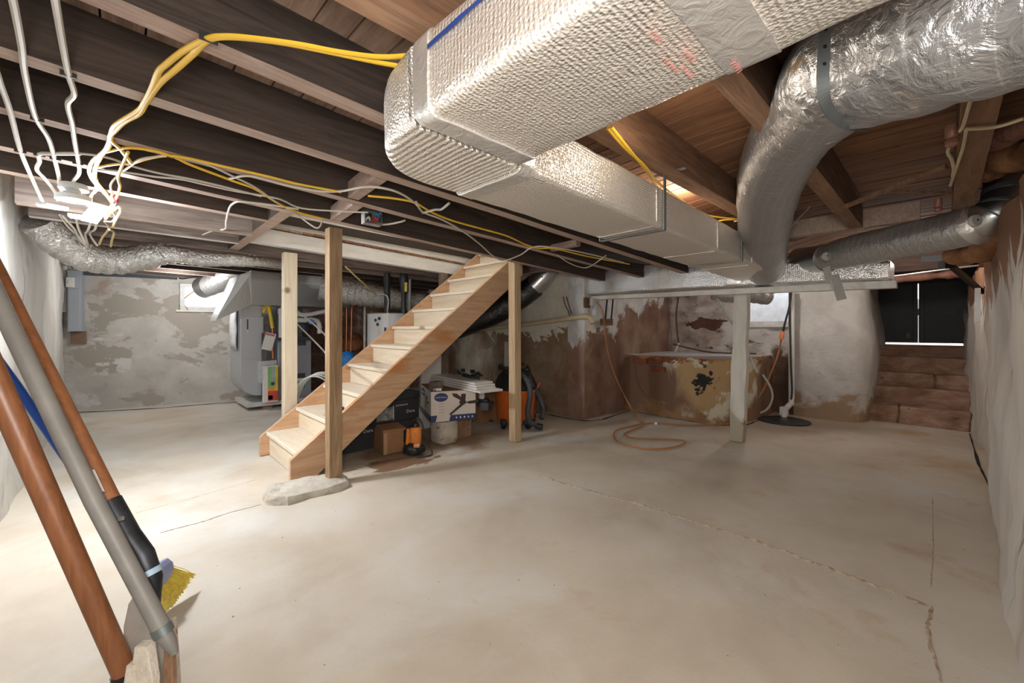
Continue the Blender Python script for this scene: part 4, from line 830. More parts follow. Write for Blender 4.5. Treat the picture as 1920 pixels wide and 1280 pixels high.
# water heater
wp = atd(729, 640, 5.55); WX, WY = wp.x, wp.y
wh = thing('water_heater', 'white cylindrical water heater behind the staircase', 'water heater', (WX, WY, 0))
M_wh = plain('white_enamel', (0.76, 0.79, 0.82), 0.3, var=0.02); wt = 1.305
MB().lathe([(0.24, 0.0), (0.275, 0.04), (0.275, wt - 0.03), (0.265, wt)], (WX, WY, 0), 40).build('tank', M_wh, wh)
MB().lathe([(0.28, wt - 0.012), (0.28, wt + 0.005), (0.24, wt + 0.02), (0.0001, wt + 0.03)], (WX, WY, 0), 40).build('top_cap', M_wh, wh)
def on_tank(px, py, r=0.277):
    d = ray(px, py); a_ = d.x ** 2 + d.y ** 2; b_ = -2 * (d.x * WX + d.y * WY); c_ = WX ** 2 + WY ** 2 - r * r
    t = (-b_ - math.sqrt(max(0, b_ * b_ - 4 * a_ * c_))) / (2 * a_); return O + d * t
for k, (px, py) in enumerate(((704, 600), (711, 597), (708, 608))):
    p = on_tank(px, py); n_ = Vector((p.x - WX, p.y - WY, 0)).normalized()
    MB().lathe([(0.0001, 0.002), (0.020, 0.002), (0.022, 0)], p, 10, axis=n_).build('emblem', M_furD, wh)
p = on_tank(727, 610); b = MB(); n_ = Vector((p.x - WX, p.y - WY, 0)).normalized(); b.bar(p + Vector((0, 0, 0.16)), p + Vector((0, 0, -0.06)), 0.03, 0.012, n_); b.build('drain_tube', M_pvc, wh)
p = on_tank(724, 618); n_ = Vector((p.x - WX, p.y - WY, 0)).normalized(); b = MB(); b.bar(p + Vector((0, 0, 0.03)), p + Vector((0, 0, -0.06)), 0.05, 0.006, n_); b.build('rating_label', M_furD, wh)
M_abs = plain('black_drain_plastic', (0.035, 0.04, 0.045), 0.4)
vp = thing('drain_stack', 'straight black plastic vent pipe rising left of the other, from the water heater', 'pipe', atd(726, 585, 5.5))
p = atd(726, 580, 5.5); b = MB(); b.lathe([(0.04, wt + 0.02 - p.z), (0.04, 1.86 - p.z)], p, 16); b.build('riser', M_abs, vp)
p2 = Vector((p.x, p.y, 1.78)); b = MB(); b.lathe([(0.05, -0.06), (0.05, 0.04)], p2, 16); b.build('coupling', M_abs, vp)
vp = thing('drain_stack', 'black vent pipe with a flared fitting and a yellow label, over the water heater', 'pipe', atd(757, 585, 5.5))
p = atd(757, 580, 5.5); b = MB(); b.lathe([(0.036, wt + 0.0 - p.z), (0.036, 0.22), (0.045, 0.24), (0.05, 0.34), (0.065, 0.40), (0.05, 0.47), (0.042, 0.52), (0.042, 1.86 - p.z)], p, 16); b.build('riser', M_abs, vp)
b = MB(); q = atd(761, 538, 5.43); b.rbox(q, (0.035, 0.006, 0.12), YAW - PI / 2); b.build('yellow_label', M_yel, vp)
MB().tube([atd(769, 515, 5.9), atd(767, 590, 5.9)], 0.018, 10).build('water_pipe', M_tape, wh)
cp = thing('copper_pipes', 'rusty red copper pipes on the brown wall left of the water heater', 'pipe', atd(655, 640, 6.3))
for px0, py0, px1, py1 in ((650, 572, 649, 618), (660, 570, 656, 640), (684, 575, 683, 640)):
    q0_, q1_ = atd(px0, py0, 6.3), atd(px1, py1, 6.3); q1_.z = 0.0
    MB().tube([q0_, q1_], 0.014 if px0 < 680 else 0.02, 8).build('pipe', M_cop if px0 < 680 else M_tape, cp)
b = MB(); b.lathe([(0.02, 0), (0.16, 0.05), (0.20, 0.16), (0.12, 0.30), (0.02, 0.34)], atd(662, 660, 7.3), 12); b.jitter(0.03, 5); tag(b.build('insulation_lump', plain('orange_brown_insulation', (0.36, 0.13, 0.05), 0.9, var=0.4)), 'orange brown insulation clump beside the copper pipes', 'insulation')
b = MB(); b.lathe([(0.03, 0), (0.09, 0.05), (0.10, 0.15), (0.06, 0.22), (0.001, 0.24)], atd(652, 690, 5.6), 16); fh_ = b.build('filter_housing', M_bluep); q_ = atd(652, 690, 5.6); MB().tube([Vector((q_.x, q_.y, 0)), q_ + UP * 0.02], 0.03, 10).build('stand_pipe', M_pvc, fh_); tag(fh_, 'blue plastic housing just visible behind the left stair stringer', 'filter')
# electrical panel on the back wall
pe = atd(139, 566, 5.45)
ep = thing('breaker_box', 'tall grey electrical panel on the back wall by the left corner', 'panel', (pe.x, pe.y, pe.z - 0.4))
def backw(u, z, d): return ob + tb * u + Vector((0, 0, z)) - nb_ * d
def bw_u(px, py, d=-0.05):
    # where the pixel ray meets the plane parallel to the back wall
    P0 = ob - nb_ * d; r_ = ray(px, py); t = (P0 - O).dot(nb_) / r_.dot(nb_); q = O + r_ * t; return (q - ob).dot(tb), q.z
def wbox(u0, u1, z0, z1, d0, d1, mat, name, parent, bev=0.004):
    b = MB(); b.hexa([wb(u0, z0, d0), wb(u1, z0, d0), wb(u1, z0, d1), wb(u0, z0, d1), wb(u0, z1, d0), wb(u1, z1, d0), wb(u1, z1, d1), wb(u0, z1, d1)]); return b.build(name, mat, parent, bevel=bev)
u0, zt0 = bw_u(126, 506, -0.12); u1, zb0 = bw_u(152, 621, -0.12)
M_panel = plain('panel_grey_paint', (0.42, 0.47, 0.53), 0.4, 0.3, var=0.04)
wbox(u0, u1, zb0, zt0, -0.12, 0.0, M_panel, 'cabinet', ep); wbox(u0 + 0.012, u1 - 0.012, zb0 + 0.015, zb0 + (zt0 - zb0) * 0.70, -0.128, -0.12, M_panel, 'door', ep)
su, sz_ = bw_u(131, 529, -0.16); sb = wbox(su - 0.035, su + 0.035, sz_ - 0.065, sz_ + 0.065, -0.17, -0.10, M_box, 'switch_box', None); tag(sb, 'small white switch box fixed over the grey electrical panel', 'switch box')
wbox(su - 0.008, su + 0.008, sz_ - 0.015, sz_ + 0.015, -0.18, -0.168, M_paper, 'toggle', sb, 0)
cu_, cz_ = bw_u(120, 490, -0.08); cu2, cz2 = bw_u(120, 585, -0.08)
cd_ = thing('conduit', 'pale conduit pipe in the left corner beside the electrical panel', 'pipe', wb(cu2, cz2, -0.06)); MB().tube([wb(cu_, 1.95, -0.06), wb(cu2, cz2, -0.06)], 0.026, 10).build('pipe', M_tape, cd_)
wbox(0.02, 1.25, 1.845, 1.90, -0.05, 0.05, plain('blue_grey_sill', (0.07, 0.08, 0.10), 0.8), 'trim_2', None); struct(bpy.data.objects['trim_2'])
wbox(u0, u1 + 0.02, zb0 - 0.17, zb0, -0.03, 0.0, plain('bare_brown_patch', (0.22, 0.14, 0.10), 0.9), 'backing_board', ep)

# ---------------------------------------------------------------- masonry bench, right side
M_bench = layered('peeling_lime_bench', [(0.35, (0.60, 0.55, 0.42)), (0.65, (0.70, 0.67, 0.57))], 3, (1, 1, 1),
    [((0.48, 0.33, 0.17), 3.6, (1, 1, 1), 0.48, 0.52, ('S', (5.03, 2.12, 0.47), (0, 0.75, 1.1), 0.36)), ((0.20, 0.115, 0.075), 3, (1, 1, 0.6), 0.46, 0.66, (0, 0.75, -0.35, -1.55)), ((0.25, 0.15, 0.10), 3, (1, 1, 0.7), 0.50, 0.62, (0.8, -0.2, -0.2, -3.98)), ((0.025, 0.027, 0.03), 13, (1, 1, 1), 0.52, 0.55, ('S', (5.03, 1.98, 0.50), (0, 1.9, 1.5), 0.20)), ((0.30, 0.17, 0.08), 4, (1, 1, 1), 0.50, 0.62, (0, 0, -1.5, 0.20)), ((0.20, 0.07, 0.035), 5, (1, 1, 1.5), 0.60, 0.64, (0, 0.05, 1.1, -0.83)),
     ((0.38, 0.20, 0.07), 7, (1, 1, 1), 0.55, 0.62, (0, 0, 2.5, -1.78))], bump=0.6, bscale=13, bdist=0.02)
M_btop = layered('pale_bench_top', [(0.3, (0.55, 0.54, 0.56)), (0.7, (0.72, 0.71, 0.74))], 6, rough=0.6)
bench = [(6.42, 3.06), (5.06, 3.06), (5.03, 2.55), (5.02, 2.25), (5.04, 1.95), (5.12, 1.78), (5.30, 1.66), (5.55, 1.60), (5.8, 1.57), (6.42, 1.58)]
bp = [Vector((x, y, 0)) for x, y in bench]; bp2 = []
for a, c in zip(bp, bp[1:]):
    k = max(1, int((c - a).length / 0.08)); bp2 += [a + (c - a) * i / k for i in range(k)]
bp2.append(bp[-1]); nb2 = len(bp2); b = MB(); vs = []; zz = [-0.02, 0.06, 0.15, 0.25, 0.35, 0.45, 0.55, 0.64, 0.71, 0.745, 0.76]; cb = Vector((5.8, 2.3, 0))
for z in zz:
    s_ = 1.0 if z < 0.72 else (0.985 if z < 0.75 else 0.965)
    for p in bp2:
        q = cb + (p - cb) * s_ + Vector((0, 0, z)); nv = mnoise.noise_vector(q * 3.5) * 0.03; vs.append((q.x + nv.x, q.y + nv.y, z + (0.008 * mnoise.noise(q * 5) if z > 0.7 else 0)))
b.add(vs, [(j * nb2 + i, j * nb2 + i + 1, (j + 1) * nb2 + i + 1, (j + 1) * nb2 + i) for j in range(len(zz) - 1) for i in range(nb2 - 1)], 0, True)
b.add([Vector(v) for v in vs[-nb2:]], [tuple(range(nb2))], 1, False)
be = b.build('masonry_bench', [M_bench, M_btop]); tag(be, 'low masonry bench with peeling yellow and white limewash in the far corner', 'bench')
M_brick = plain('old_red_brick', (0.22, 0.065, 0.035), 0.9, var=0.35, scale=20, bump=0.3)
for (px, py, w) in ((1200, 676, 0.2), (1228, 678, 0.2), (1233, 692, 0.2)):
    p = atX(px, py, 5.02); b = MB(); b.rbox((5.03, p.y, min(p.z, 0.735)), (0.05, w, 0.06)); b.jitter(0.006, 20); b.build('brick', M_brick, be, bevel=0.005)

# ---------------------------------------------------------------- things on the right-hand walls
M_cream = plain('cream_painted_pipe', (0.62, 0.52, 0.34), 0.5)
dp = thing('drain_pipe', 'cream painted drain pipe along the flaking wall behind the stairs', 'pipe', (4.05, 3.6, 1.2))
MB().tube(cr([atX(850, 628, 4.07), atX(900, 618, 4.07), atX(1000, 606, 4.07), atX(1085, 594, 4.06), atX(1100, 593, 4.05), atX(1108, 598, 4.05), atX(1111, 606, 4.05)], 5), 0.03, 12).build('pipe', M_cream, dp)
for px, py in ((970, 610), (1098, 593)): p = atX(px, py, 4.07); MB().tube([p - Vector((0, 0.03, 0)), p + Vector((0, 0.03, 0))], 0.036, 12).build('pipe_joint', M_cream, dp)
p = atY(1104, 567, 2.98); b = MB(); b.box(p.x - 0.07, p.x + 0.03, 2.975, 3.01, p.z - 0.065, p.z + 0.06); wbk = b.build('outlet_board', M_rside, bevel=0.003); tag(wbk, 'small brown board with an outlet box at the wall corner', 'outlet')
b = MB(); q = atY(1112, 566, 2.95); b.box(q.x - 0.04, q.x + 0.04, 2.93, 2.976, q.z - 0.045, q.z + 0.045); b.build('outlet_box', M_fix, wbk, bevel=0.006)
p = atY(1114, 585, 2.985); MB().tube([p + Vector((0, 0, 0.08)), p - Vector((0, 0, 0.05))], 0.03, 10).build('conduit', M_fix, wbk)
p = atY(1138, 604, 2.97); b = MB(); b.box(p.x - 0.11, p.x + 0.11, 2.95, 3.0, p.z - 0.04, p.z + 0.045); pk = b.build('pipe_bracket', M_rside, bevel=0.003); tag(pk, 'brown wooden block holding two thin black pipes on the flaked wall', 'bracket')
for px in (1137, 1148):
    p0, p1 = atY(px - 2, 599, 2.955), atY(px + 2, 555, 2.955); MB().tube([p0, p1], 0.011, 8).build('thin_pipe', M_black, pk)
M_wireb = plain('brown_cable', (0.10, 0.06, 0.04), 0.6)
for k, tr in enumerate((((1056, 556), (1060, 572), (1066, 584), (1069, 596)), ((1062, 556), (1066, 570), (1072, 588)))):
    o = MB().tube(cr([atX(px, py, 4.06) for px, py in tr], 6), 0.007, 6).build('loose_cable', M_wireb); tag(o, ('longer' if k == 0 else 'shorter') + ' brown cable end hanging over the cream drain pipe', 'cable')
o = MB().tube(cr([atX(px, py, 6.28) for px, py in ((1272, 556), (1268, 590), (1270, 625), (1273, 643))], 6), 0.012, 6).build('loose_cable', M_wireb); tag(o, 'dangling cable with a pale end over the masonry bench', 'cable')
MB().tube([atX(1273, 643, 6.28), atX(1262, 668, 6.20)], 0.017, 8).build('pale_end', M_cream, o)
o = MB().tube(cr([atX(px, py, 6.26) for px, py in ((1262, 645), (1290, 652), (1330, 660), (1370, 662), (1418, 663))], 6), 0.012, 6).build('loose_cable', M_wireb); tag(o, 'thin cable lying along the wall just above the masonry bench', 'cable')
dg = thing('thin_pipe', 'thin pale pipe slanting down behind the white post', 'pipe', atd(1420, 697, 4.85)); MB().tube([atd(1343, 556, 4.9), atd(1385, 625, 4.8), atd(1420, 698, 4.75)], 0.013, 8).build('pipe', M_tape, dg)
hs_ = MB().tube(cr([atd(px, py, 5.15) for px, py in ((1430, 702), (1444, 725), (1448, 745), (1440, 765), (1425, 774), (1408, 778))], 6), 0.014, 8).build('white_hose', M_tape); tag(hs_, 'white hose curving down to the floor right of the bench', 'hose')
sp = thing('sump_pipe', 'white discharge pipe standing in the sump pit between window and pillar', 'pipe', atz(1470, 788, 0))
MB().tube(cr([atX(1484, 545, 6.18), atX(1484, 650, 6.18), atX(1484, 745, 6.18)], 3) + [atX(1483, 756, 6.12), atX(1473, 766, 6.05), atX(1470, 775, 6.0), Vector((atX(1470, 780, 6.0).x, atX(1470, 780, 6.0).y, 0.005))], 0.034, 12).build('pipe', M_pvc, sp)
q = atX(1470, 768, 6.02); b = MB(); b.rbox((q.x, q.y, 0.09), (0.08, 0.09, 0.10)); b.build('check_valve', M_pvc, sp, bevel=0.015)
MB().tube(cr([atX(px, py, 6.13) for px, py in ((1481, 546), (1481, 600), (1483, 680), (1485, 735), (1480, 760), (1472, 772), (1474, 784))], 6), 0.011, 6).build('float_cable', M_cord_b, sp)
q = atz(1470, 789, 0); b = MB(); b.lathe([(0.27, -0.01), (0.27, 0.012), (0.24, 0.018), (0.0001, 0.02)], (q.x, q.y, 0), 28); o = b.build('sump_cover', M_abs); tag(o, 'black round sump pit lid under the white pipe', 'lid')
M_ocord = plain('orange_cord', (0.44, 0.19, 0.075), 0.5, var=0.05)
oc = thing('extension_lead', 'orange cord with a bright orange plug beside the right cellar window', 'cord', atd(1400, 775, 5.0))
MB().tube(cr([atX(px, py, 6.1) for px, py in ((1484, 548), (1480, 575), (1472, 605), (1468, 622))], 6), 0.012, 6).build('black_lead', M_cord_b, oc)
MB().tube([atX(1468, 621, 6.1), atX(1465, 635, 6.1)], [0.022, 0.028], 10).build('plug', plain('bright_orange_plug', (0.85, 0.25, 0.08), 0.4), oc)
MB().tube(cr([atX(1465, 634, 6.1), atd(1460, 660, 5.3), atd(1445, 700, 5.2), atd(1425, 740, 5.1), atd(1402, 772, 5.0), atz(1395, 790, 0.012)], 6), 0.011, 6).build('cable', M_ocord, oc)
# long orange cord from the outlet to the floor
co = thing('extension_lead', 'long orange cord from the corner outlet looping on the floor', 'cord', atz(1200, 792, 0))
fl = [(1205, 792), (1185, 797), (1160, 803), (1151, 812), (1154, 822), (1158, 828)]
trk_ = [atY(1118, 566, 2.93), atY(1128, 578, 2.92), atY(1132, 600, 2.93), atY(1135, 630, 2.94), atY(1142, 670, 2.93), atY(1158, 715, 2.85), atz(1178, 755, 0.25), atz(1195, 784, 0.04), atz(1206, 793, 0.012)]
MB().tube(cr(trk_, 8), 0.0075, 7).build('cable', M_ocord, co)
MB().tube(cr([atz(px, py, 0.012) for px, py in ((1206, 793), (1190, 797), (1160, 804), (1151, 812), (1153, 822), (1162, 829), (1195, 838), (1232, 841), (1262, 838), (1284, 830), (1280, 825), (1255, 823), (1205, 822), (1178, 819), (1172, 812), (1185, 806), (1203, 799), (1212, 794), (1235, 793), (1290, 797), (1350, 795), (1395, 795))], 7), 0.008, 7).build('floor_loop', M_ocord, co)
b = MB(); p = atz(1230, 793, 0.015); b.rbox(p, (0.05, 0.03, 0.025), 0.4); b.build('white_tie', M_paper, co, bevel=0.004)
# pink insulation along the sills and the right wall, steel angle arm
M_ins = layered('orange_brown_batt', [(0.3, (0.20, 0.085, 0.035)), (0.55, (0.40, 0.19, 0.085)), (0.75, (0.52, 0.29, 0.15))], 8, (1, 1, 1), bump=0.9, bscale=18, bdist=0.02)
M_pink = layered('pink_batt', [(0.3, (0.30, 0.12, 0.08)), (0.7, (0.52, 0.27, 0.20))], 7, bump=0.9, bscale=18, bdist=0.02)
def batt(name, label, pts, r, mat, sq=0.6, n=14, amp=0.35):
    o = MB().tube(cr(pts, 6), r, n, rfun=lambda L, a, p: 1 + amp * mnoise.noise(p * 11) + amp * 0.5 * mnoise.noise(p * 30), squash=sq).build(name, mat); return tag(o, label, 'insulation')
batt('insulation_batt', 'pink insulation batt stuffed over the bulkhead opening', [Vector((6.5, 0.62, 1.70)), Vector((6.55, 0.35, 1.70)), Vector((6.6, 0.05, 1.71)), Vector((6.6, -0.12, 1.72))], 0.075, M_pink)
batt('insulation_batt', 'orange brown insulation batt tucked above the galvanized elbow', [atd(1838, 320, 2.2), atd(1870, 303, 2.12), atd(1905, 292, 2.02), atd(1960, 282, 1.9)], 0.095, M_ins, 0.75, 18)
batt('insulation_batt', 'reddish insulation batt over the orange brown one, at the right edge', [atd(1866, 262, 1.98), atd(1900, 244, 1.86), atd(1960, 222, 1.72)], 0.065, M_pink, 0.8)
batt('insulation_batt', 'torn insulation batt hanging under the ribbed duct by the right wall', [atd(1795, 478, 3.0), atd(1815, 478, 2.9), atd(1845, 470, 2.75), atd(1880, 440, 2.5), atd(1925, 405, 2.25)], 0.085, M_ins, 0.8, 18)
sa = thing('steel_arm', 'dark steel angle arm slanting to the right wall by the bulkhead', 'arm', atd(1780, 497, 3.6))
b = MB(); b.bar(atd(1772, 488, 3.5), atd(1842, 548, 3.7), 0.035, 0.035, (CF[0], CF[1], 0)); b.build('arm', M_black, sa)
b = MB(); b.bar(atd(1733, 486, 3.6), atd(1790, 482, 3.3), 0.05, 0.05); b.bar(atd(1765, 497, 3.45), atd(1785, 496, 3.45), 0.06, 0.06); b.build('bracket', M_black, sa)
M_sillw = wood('dark_sill', (0.05, 0.025, 0.018), (0.16, 0.085, 0.06), 'Y')
b = MB(); b.box(6.35, 6.55, -0.2, 3.0, 1.76, 1.98); struct(b.build('trim_3', M_sillw))
cpi = thing('water_line', 'thin pale water line along the sill over the bulkhead', 'pipe', (6.3, 0.3, 1.8)); MB().tube([atd(1660, 520, 4.2), atd(1750, 508, 3.9), atd(1838, 497, 3.65)], 0.008, 6).build('pipe', M_tape, cpi)
# ---------------------------------------------------------------- clutter under the stairs
M_card = plain('brown_cardboard', (0.36, 0.19, 0.095), 0.85, var=0.15, scale=5); M_cardD = plain('dark_cardboard', (0.20, 0.105, 0.05), 0.85)
M_carton = plain('charcoal_carton', (0.035, 0.037, 0.042), 0.55, var=0.2); M_wbox = plain('white_carton', (0.66, 0.60, 0.55), 0.6, var=0.05)
M_navy = plain('navy_print', (0.02, 0.035, 0.13), 0.5); M_wprint = plain('white_print', (0.75, 0.75, 0.75), 0.6); M_fan = plain('brown_fan_print', (0.045, 0.028, 0.02), 0.5)
M_orange = plain('orange_vacuum_drum', (0.66, 0.15, 0.025), 0.4, var=0.06); M_opump = plain('orange_pump_body', (0.80, 0.26, 0.04), 0.45); M_blackp = plain('black_plastic', (0.014, 0.015, 0.018), 0.4)
M_hose = plain('grey_vacuum_hose', (0.055, 0.065, 0.08), 0.45)
class BoxPx:
    """an upright box from the pixels of its front bottom corner A, right bottom corner B and left bottom corner D at height z0"""
    def __init__(s, A, B, D, z0, h, depth=None):
        s.A = atz(*A, z0); Bp = atz(*B, z0); Dp = atz(*D, z0); s.x = (Bp - s.A); s.L = s.x.length; s.x.normalize(); s.y = UP.cross(s.x)
        s.D = depth or abs((Dp - s.A).dot(s.y)); s.h = h; s.z0 = z0
    def P(s, u, v, w): return s.A + s.x * u + s.y * v + UP * w
    def hexa(s, b, u0, u1, v0, v1, w0, w1, mi=0):
        b.hexa([s.P(u0, v0, w0), s.P(u1, v0, w0), s.P(u1, v1, w0), s.P(u0, v1, w0), s.P(u0, v0, w1), s.P(u1, v0, w1), s.P(u1, v1, w1), s.P(u0, v1, w1)], mi); return b
    def front(s, b, pts, e=0.0012): b.prism([s.P(u, -e, w) for u, w in pts], s.y * (e - 0.0002))
    def left(s, b, pts, e=0.0012): b.prism([s.P(-e, v, w) for v, w in pts], s.x * (e - 0.0002))
def ell(cx, cy, rx, ry, n=20): return [(cx + rx * math.cos(2 * PI * k / n), cy + ry * math.sin(2 * PI * k / n)) for k in range(n)]
# ceiling fan box on top of the bag and the wood block
FB = BoxPx((808, 792), (892, 785), (770, 771), 0.222, 0.292)
fbx = thing('fan_carton', 'white and navy ceiling fan carton perched on the bag and wood block', 'carton', FB.P(FB.L / 2, FB.D / 2, 0))
b = FB.hexa(MB(), 0, FB.L, 0, FB.D, 0, FB.h - 0.002); fcx = b.build('carton', M_wbox, fbx, bevel=0.004)
b = FB.hexa(MB(), 0.004, FB.L - 0.004, 0.004, FB.D * 0.49, FB.h - 0.002, FB.h + 0.002); b.build('flap', M_cardD, fbx); b = FB.hexa(MB(), 0.004, FB.L - 0.004, FB.D * 0.51, FB.D - 0.004, FB.h - 0.002, FB.h + 0.002); b.build('flap', M_cardD, fbx)
L_, D_, h_ = FB.L, FB.D, FB.h
b = MB(); FB.front(b, [(0, 0.0), (L_ * 0.10, 0.0), (L_ * 0.135, 0.062), (0, 0.062)]); b.build('navy_band', M_navy, fcx)
b = MB(); FB.front(b, [(L_ * 0.40, 0.0), (L_, 0.0), (L_, 0.058), (L_ * 0.43, 0.058)]); b.build('navy_band', M_navy, fcx)
b = MB(); FB.left(b, [(0, 0.0), (D_, 0.0), (D_, 0.055), (0, 0.055)]); b.build('navy_band', M_navy, fcx)
b = MB(); FB.front(b, ell(L_ * 0.22, h_ * 0.80, L_ * 0.15, h_ * 0.145)); b.build('oval_logo', M_navy, fcx); b = MB(); FB.left(b, ell(D_ * 0.72, h_ * 0.80, D_ * 0.20, h_ * 0.13)); b.build('oval_logo', M_navy, fcx)
text('logo_lettering', 'Harbor Breeze', L_ * 0.040, FB.P(L_ * 0.22, -0.002, h_ * 0.80), FB.x, -FB.y, M_wprint, fcx); text('logo_lettering', 'Harbor Breeze', D_ * 0.052, FB.P(-0.002, D_ * 0.72, h_ * 0.80), -FB.y, -FB.x, M_wprint, fcx)
for k in range(5):
    b = MB(); FB.front(b, ell(L_ * (0.56 + 0.09 * k), 0.03, 0.007, 0.010, 8), 0.002); b.build('icon', M_wprint, fcx)
    b = MB(); FB.left(b, ell(D_ * (0.90 - 0.17 * k), 0.027, 0.007, 0.009, 8), 0.002); b.build('icon', M_wprint, fcx)
def fanpic(mk, cu, cv, s):
    b = MB(); mk(b, ell(cu, cv, 0.13 * s, 0.10 * s, 12)); mk(b, [(cu - 0.05 * s, cv + 0.05 * s), (cu + 0.10 * s, cv + 0.05 * s), (cu + 0.12 * s, cv + 0.30 * s), (cu - 0.06 * s, cv + 0.30 * s)], 0.0014); b.build('fan_motor_print', M_fan, fcx)
    b = MB(); mk(b, [(cu + 0.08 * s, cv - 0.01 * s), (cu + 0.28 * s, cv + 0.03 * s), (cu + 0.58 * s, cv + 0.05 * s), (cu + 0.62 * s, cv - 0.01 * s), (cu + 0.52 * s, cv - 0.07 * s), (cu + 0.25 * s, cv - 0.07 * s)], 0.0016); b.build('fan_blade_print', M_fan, fcx)
    b = MB(); mk(b, [(cu - 0.04 * s, cv - 0.03 * s), (cu + 0.03 * s, cv - 0.10 * s), (cu - 0.44 * s, cv - 0.44 * s), (cu - 0.50 * s, cv - 0.40 * s)], 0.0016); b.build('fan_blade_print', M_fan, fcx)
    b = MB(); mk(b, [(cu - 0.06 * s, cv + 0.06 * s), (cu - 0.02 * s, cv + 0.16 * s), (cu - 0.22 * s, cv + 0.32 * s), (cu - 0.40 * s, cv + 0.34 * s), (cu - 0.34 * s, cv + 0.22 * s)], 0.0016); b.build('fan_blade_print', M_fan, fcx)
fanpic(FB.front, L_ * 0.70, h_ * 0.60, 0.27)
fanpic(lambda b, pts, e=0.0012: FB.left(b, [(2 * D_ * 0.36 - u, w) for u, w in pts][::-1], e), D_ * 0.36, h_ * 0.57, 0.17)
for k in range(4):
    b = MB(); FB.front(b, [(L_ * 0.17, 0.17 - 0.028 * k), (L_ * 0.29, 0.17 - 0.028 * k), (L_ * 0.29, 0.176 - 0.028 * k), (L_ * 0.17, 0.176 - 0.028 * k)]); b.build('small_print', plain('grey_print', (0.42, 0.38, 0.35), 0.7), fcx)
# bag and wood block
bg = FB.P(0.10, 0.13, 0); q = atz(826, 836, 0)
b = MB(); rings = []; vs = []; nn = 20
for j, (z, s_) in enumerate(((0.004, 0.86), (0.03, 1.0), (0.09, 1.03), (0.15, 0.98), (0.19, 0.97), (0.216, 0.93))):
    for k in range(nn):
        a = 2 * PI * k / nn; ca, sa_ = math.cos(a), math.sin(a); r = 0.115 * s_ / max(abs(ca), abs(sa_)) ** 0.7
        p = Vector((q.x + 0.11 + r * ca, q.y + 0.10 + r * sa_, z)); nv = mnoise.noise_vector(p * 22) * 0.010; vs.append(p + Vector((nv.x, nv.y, 0)))
b.add(vs, [(j * nn + k, j * nn + (k + 1) % nn, (j + 1) * nn + (k + 1) % nn, (j + 1) * nn + k) for j in range(5) for k in range(nn)], 0, True); b.add(vs[:nn], [tuple(range(nn))[::-1]]); b.add(vs[-nn:], [tuple(range(nn))])
M_bagp = layered('wrinkled_paper_bag', [(0.3, (0.42, 0.36, 0.29)), (0.6, (0.60, 0.54, 0.46))], 12, layers=[((0.22, 0.18, 0.15), 16, (1, 1, 2.5), 0.62, 0.66, (0, 0, 0, 0))], bump=0.8, bscale=40)
bag = b.build('cement_bag', M_bagp); tag(bag, 'wrinkled off-white paper bag under the front corner of the fan carton', 'bag')
WB = BoxPx((855, 823), (884, 816), (850, 816), 0.0, 0.217, 0.16); b = WB.hexa(MB(), 0, WB.L, 0, WB.D, 0.0, WB.h)
M_wblk = layered('scuffed_brown_wood', [(0.3, (0.16, 0.08, 0.04)), (0.6, (0.33, 0.20, 0.12))], 9, (1, 1, 0.5), [((0.44, 0.34, 0.27), 11, (1, 1, 1), 0.60, 0.68, (0, 0, 0, 0))], bump=0.5)
o = b.build('wood_block', M_wblk, bevel=0.004); tag(o, 'scuffed brown wood block under the fan carton, beside the paper bag', 'block')
# cardboard box
CB = BoxPx((719, 853), (757, 846), (681, 838), 0.0, 0.225)
cbx = thing('cardboard_box', 'open brown cardboard box beside the orange pump under the stairs', 'box', CB.P(CB.L / 2, CB.D / 2, 0))
b = CB.hexa(MB(), 0, CB.L, 0, CB.D, 0.003, CB.h - 0.03); b.build('carton', M_card, cbx, bevel=0.004)
b = MB(); b.hexa([CB.P(-0.01, -0.01, CB.h - 0.03), CB.P(CB.L + 0.01, -0.01, CB.h - 0.03), CB.P(CB.L + 0.01, CB.D * 0.5, CB.h - 0.03), CB.P(-0.01, CB.D * 0.5, CB.h - 0.03), CB.P(-0.01, -0.02, CB.h - 0.005), CB.P(CB.L + 0.012, -0.02, CB.h - 0.005), CB.P(CB.L + 0.01, CB.D * 0.5, CB.h + 0.01), CB.P(-0.01, CB.D * 0.5, CB.h + 0.01)]); b.build('flap', M_card, cbx)
b = CB.hexa(MB(), 0, 0.035, -0.0015, 0, 0.0, CB.h - 0.03); b.build('worn_edge', plain('pale_cardboard', (0.48, 0.30, 0.17), 0.9), cbx)
# charcoal flooring cartons stacked along the stairs
def carton(x0, x1, y0, y1, z0, z1, label, txt=()):
    r = thing('flooring_carton', label, 'carton', ((x0 + x1) / 2, (y0 + y1) / 2, z0), 'flooring cartons under the stairs')
    b = MB(); b.box(x0, x1, y0, y1, z0, z1); cb_ = b.build('carton', M_carton, r, bevel=0.004)
    for body, u, w, s_ in txt: text('lettering', body, s_, (u, y0 - 0.001, w), (1, 0, 0), (0, -1, 0), M_wprint, cb_, 'LEFT')
    return r
CY = 3.66
def cx_(px, py): p = atY(px, py, CY); return p.x, p.z
xa_, za_ = cx_(684, 808); xb2, zb2 = cx_(762, 771); xc_, zc_ = cx_(747, 761)
carton(1.22, 2.17, CY, CY + 0.22, 0.005, 0.108, 'bottom charcoal flooring carton behind the brown cardboard box', [])
r_ = carton(1.20, 2.16, CY - 0.01, CY + 0.21, 0.110, 0.216, 'second charcoal flooring carton, lettered Dura low behind the cardboard box', [('Dura', xa_ - 0.02, za_, 0.045)])
r_ = carton(1.35, 2.19, CY, CY + 0.22, 0.218, 0.42, 'charcoal flooring carton with a grey marble picture and the word WATERPROOF', [('Dura', xb2, zb2, 0.045), ('WATERPROOF', xc_ - 0.03, zc_ + 0.005, 0.020)])
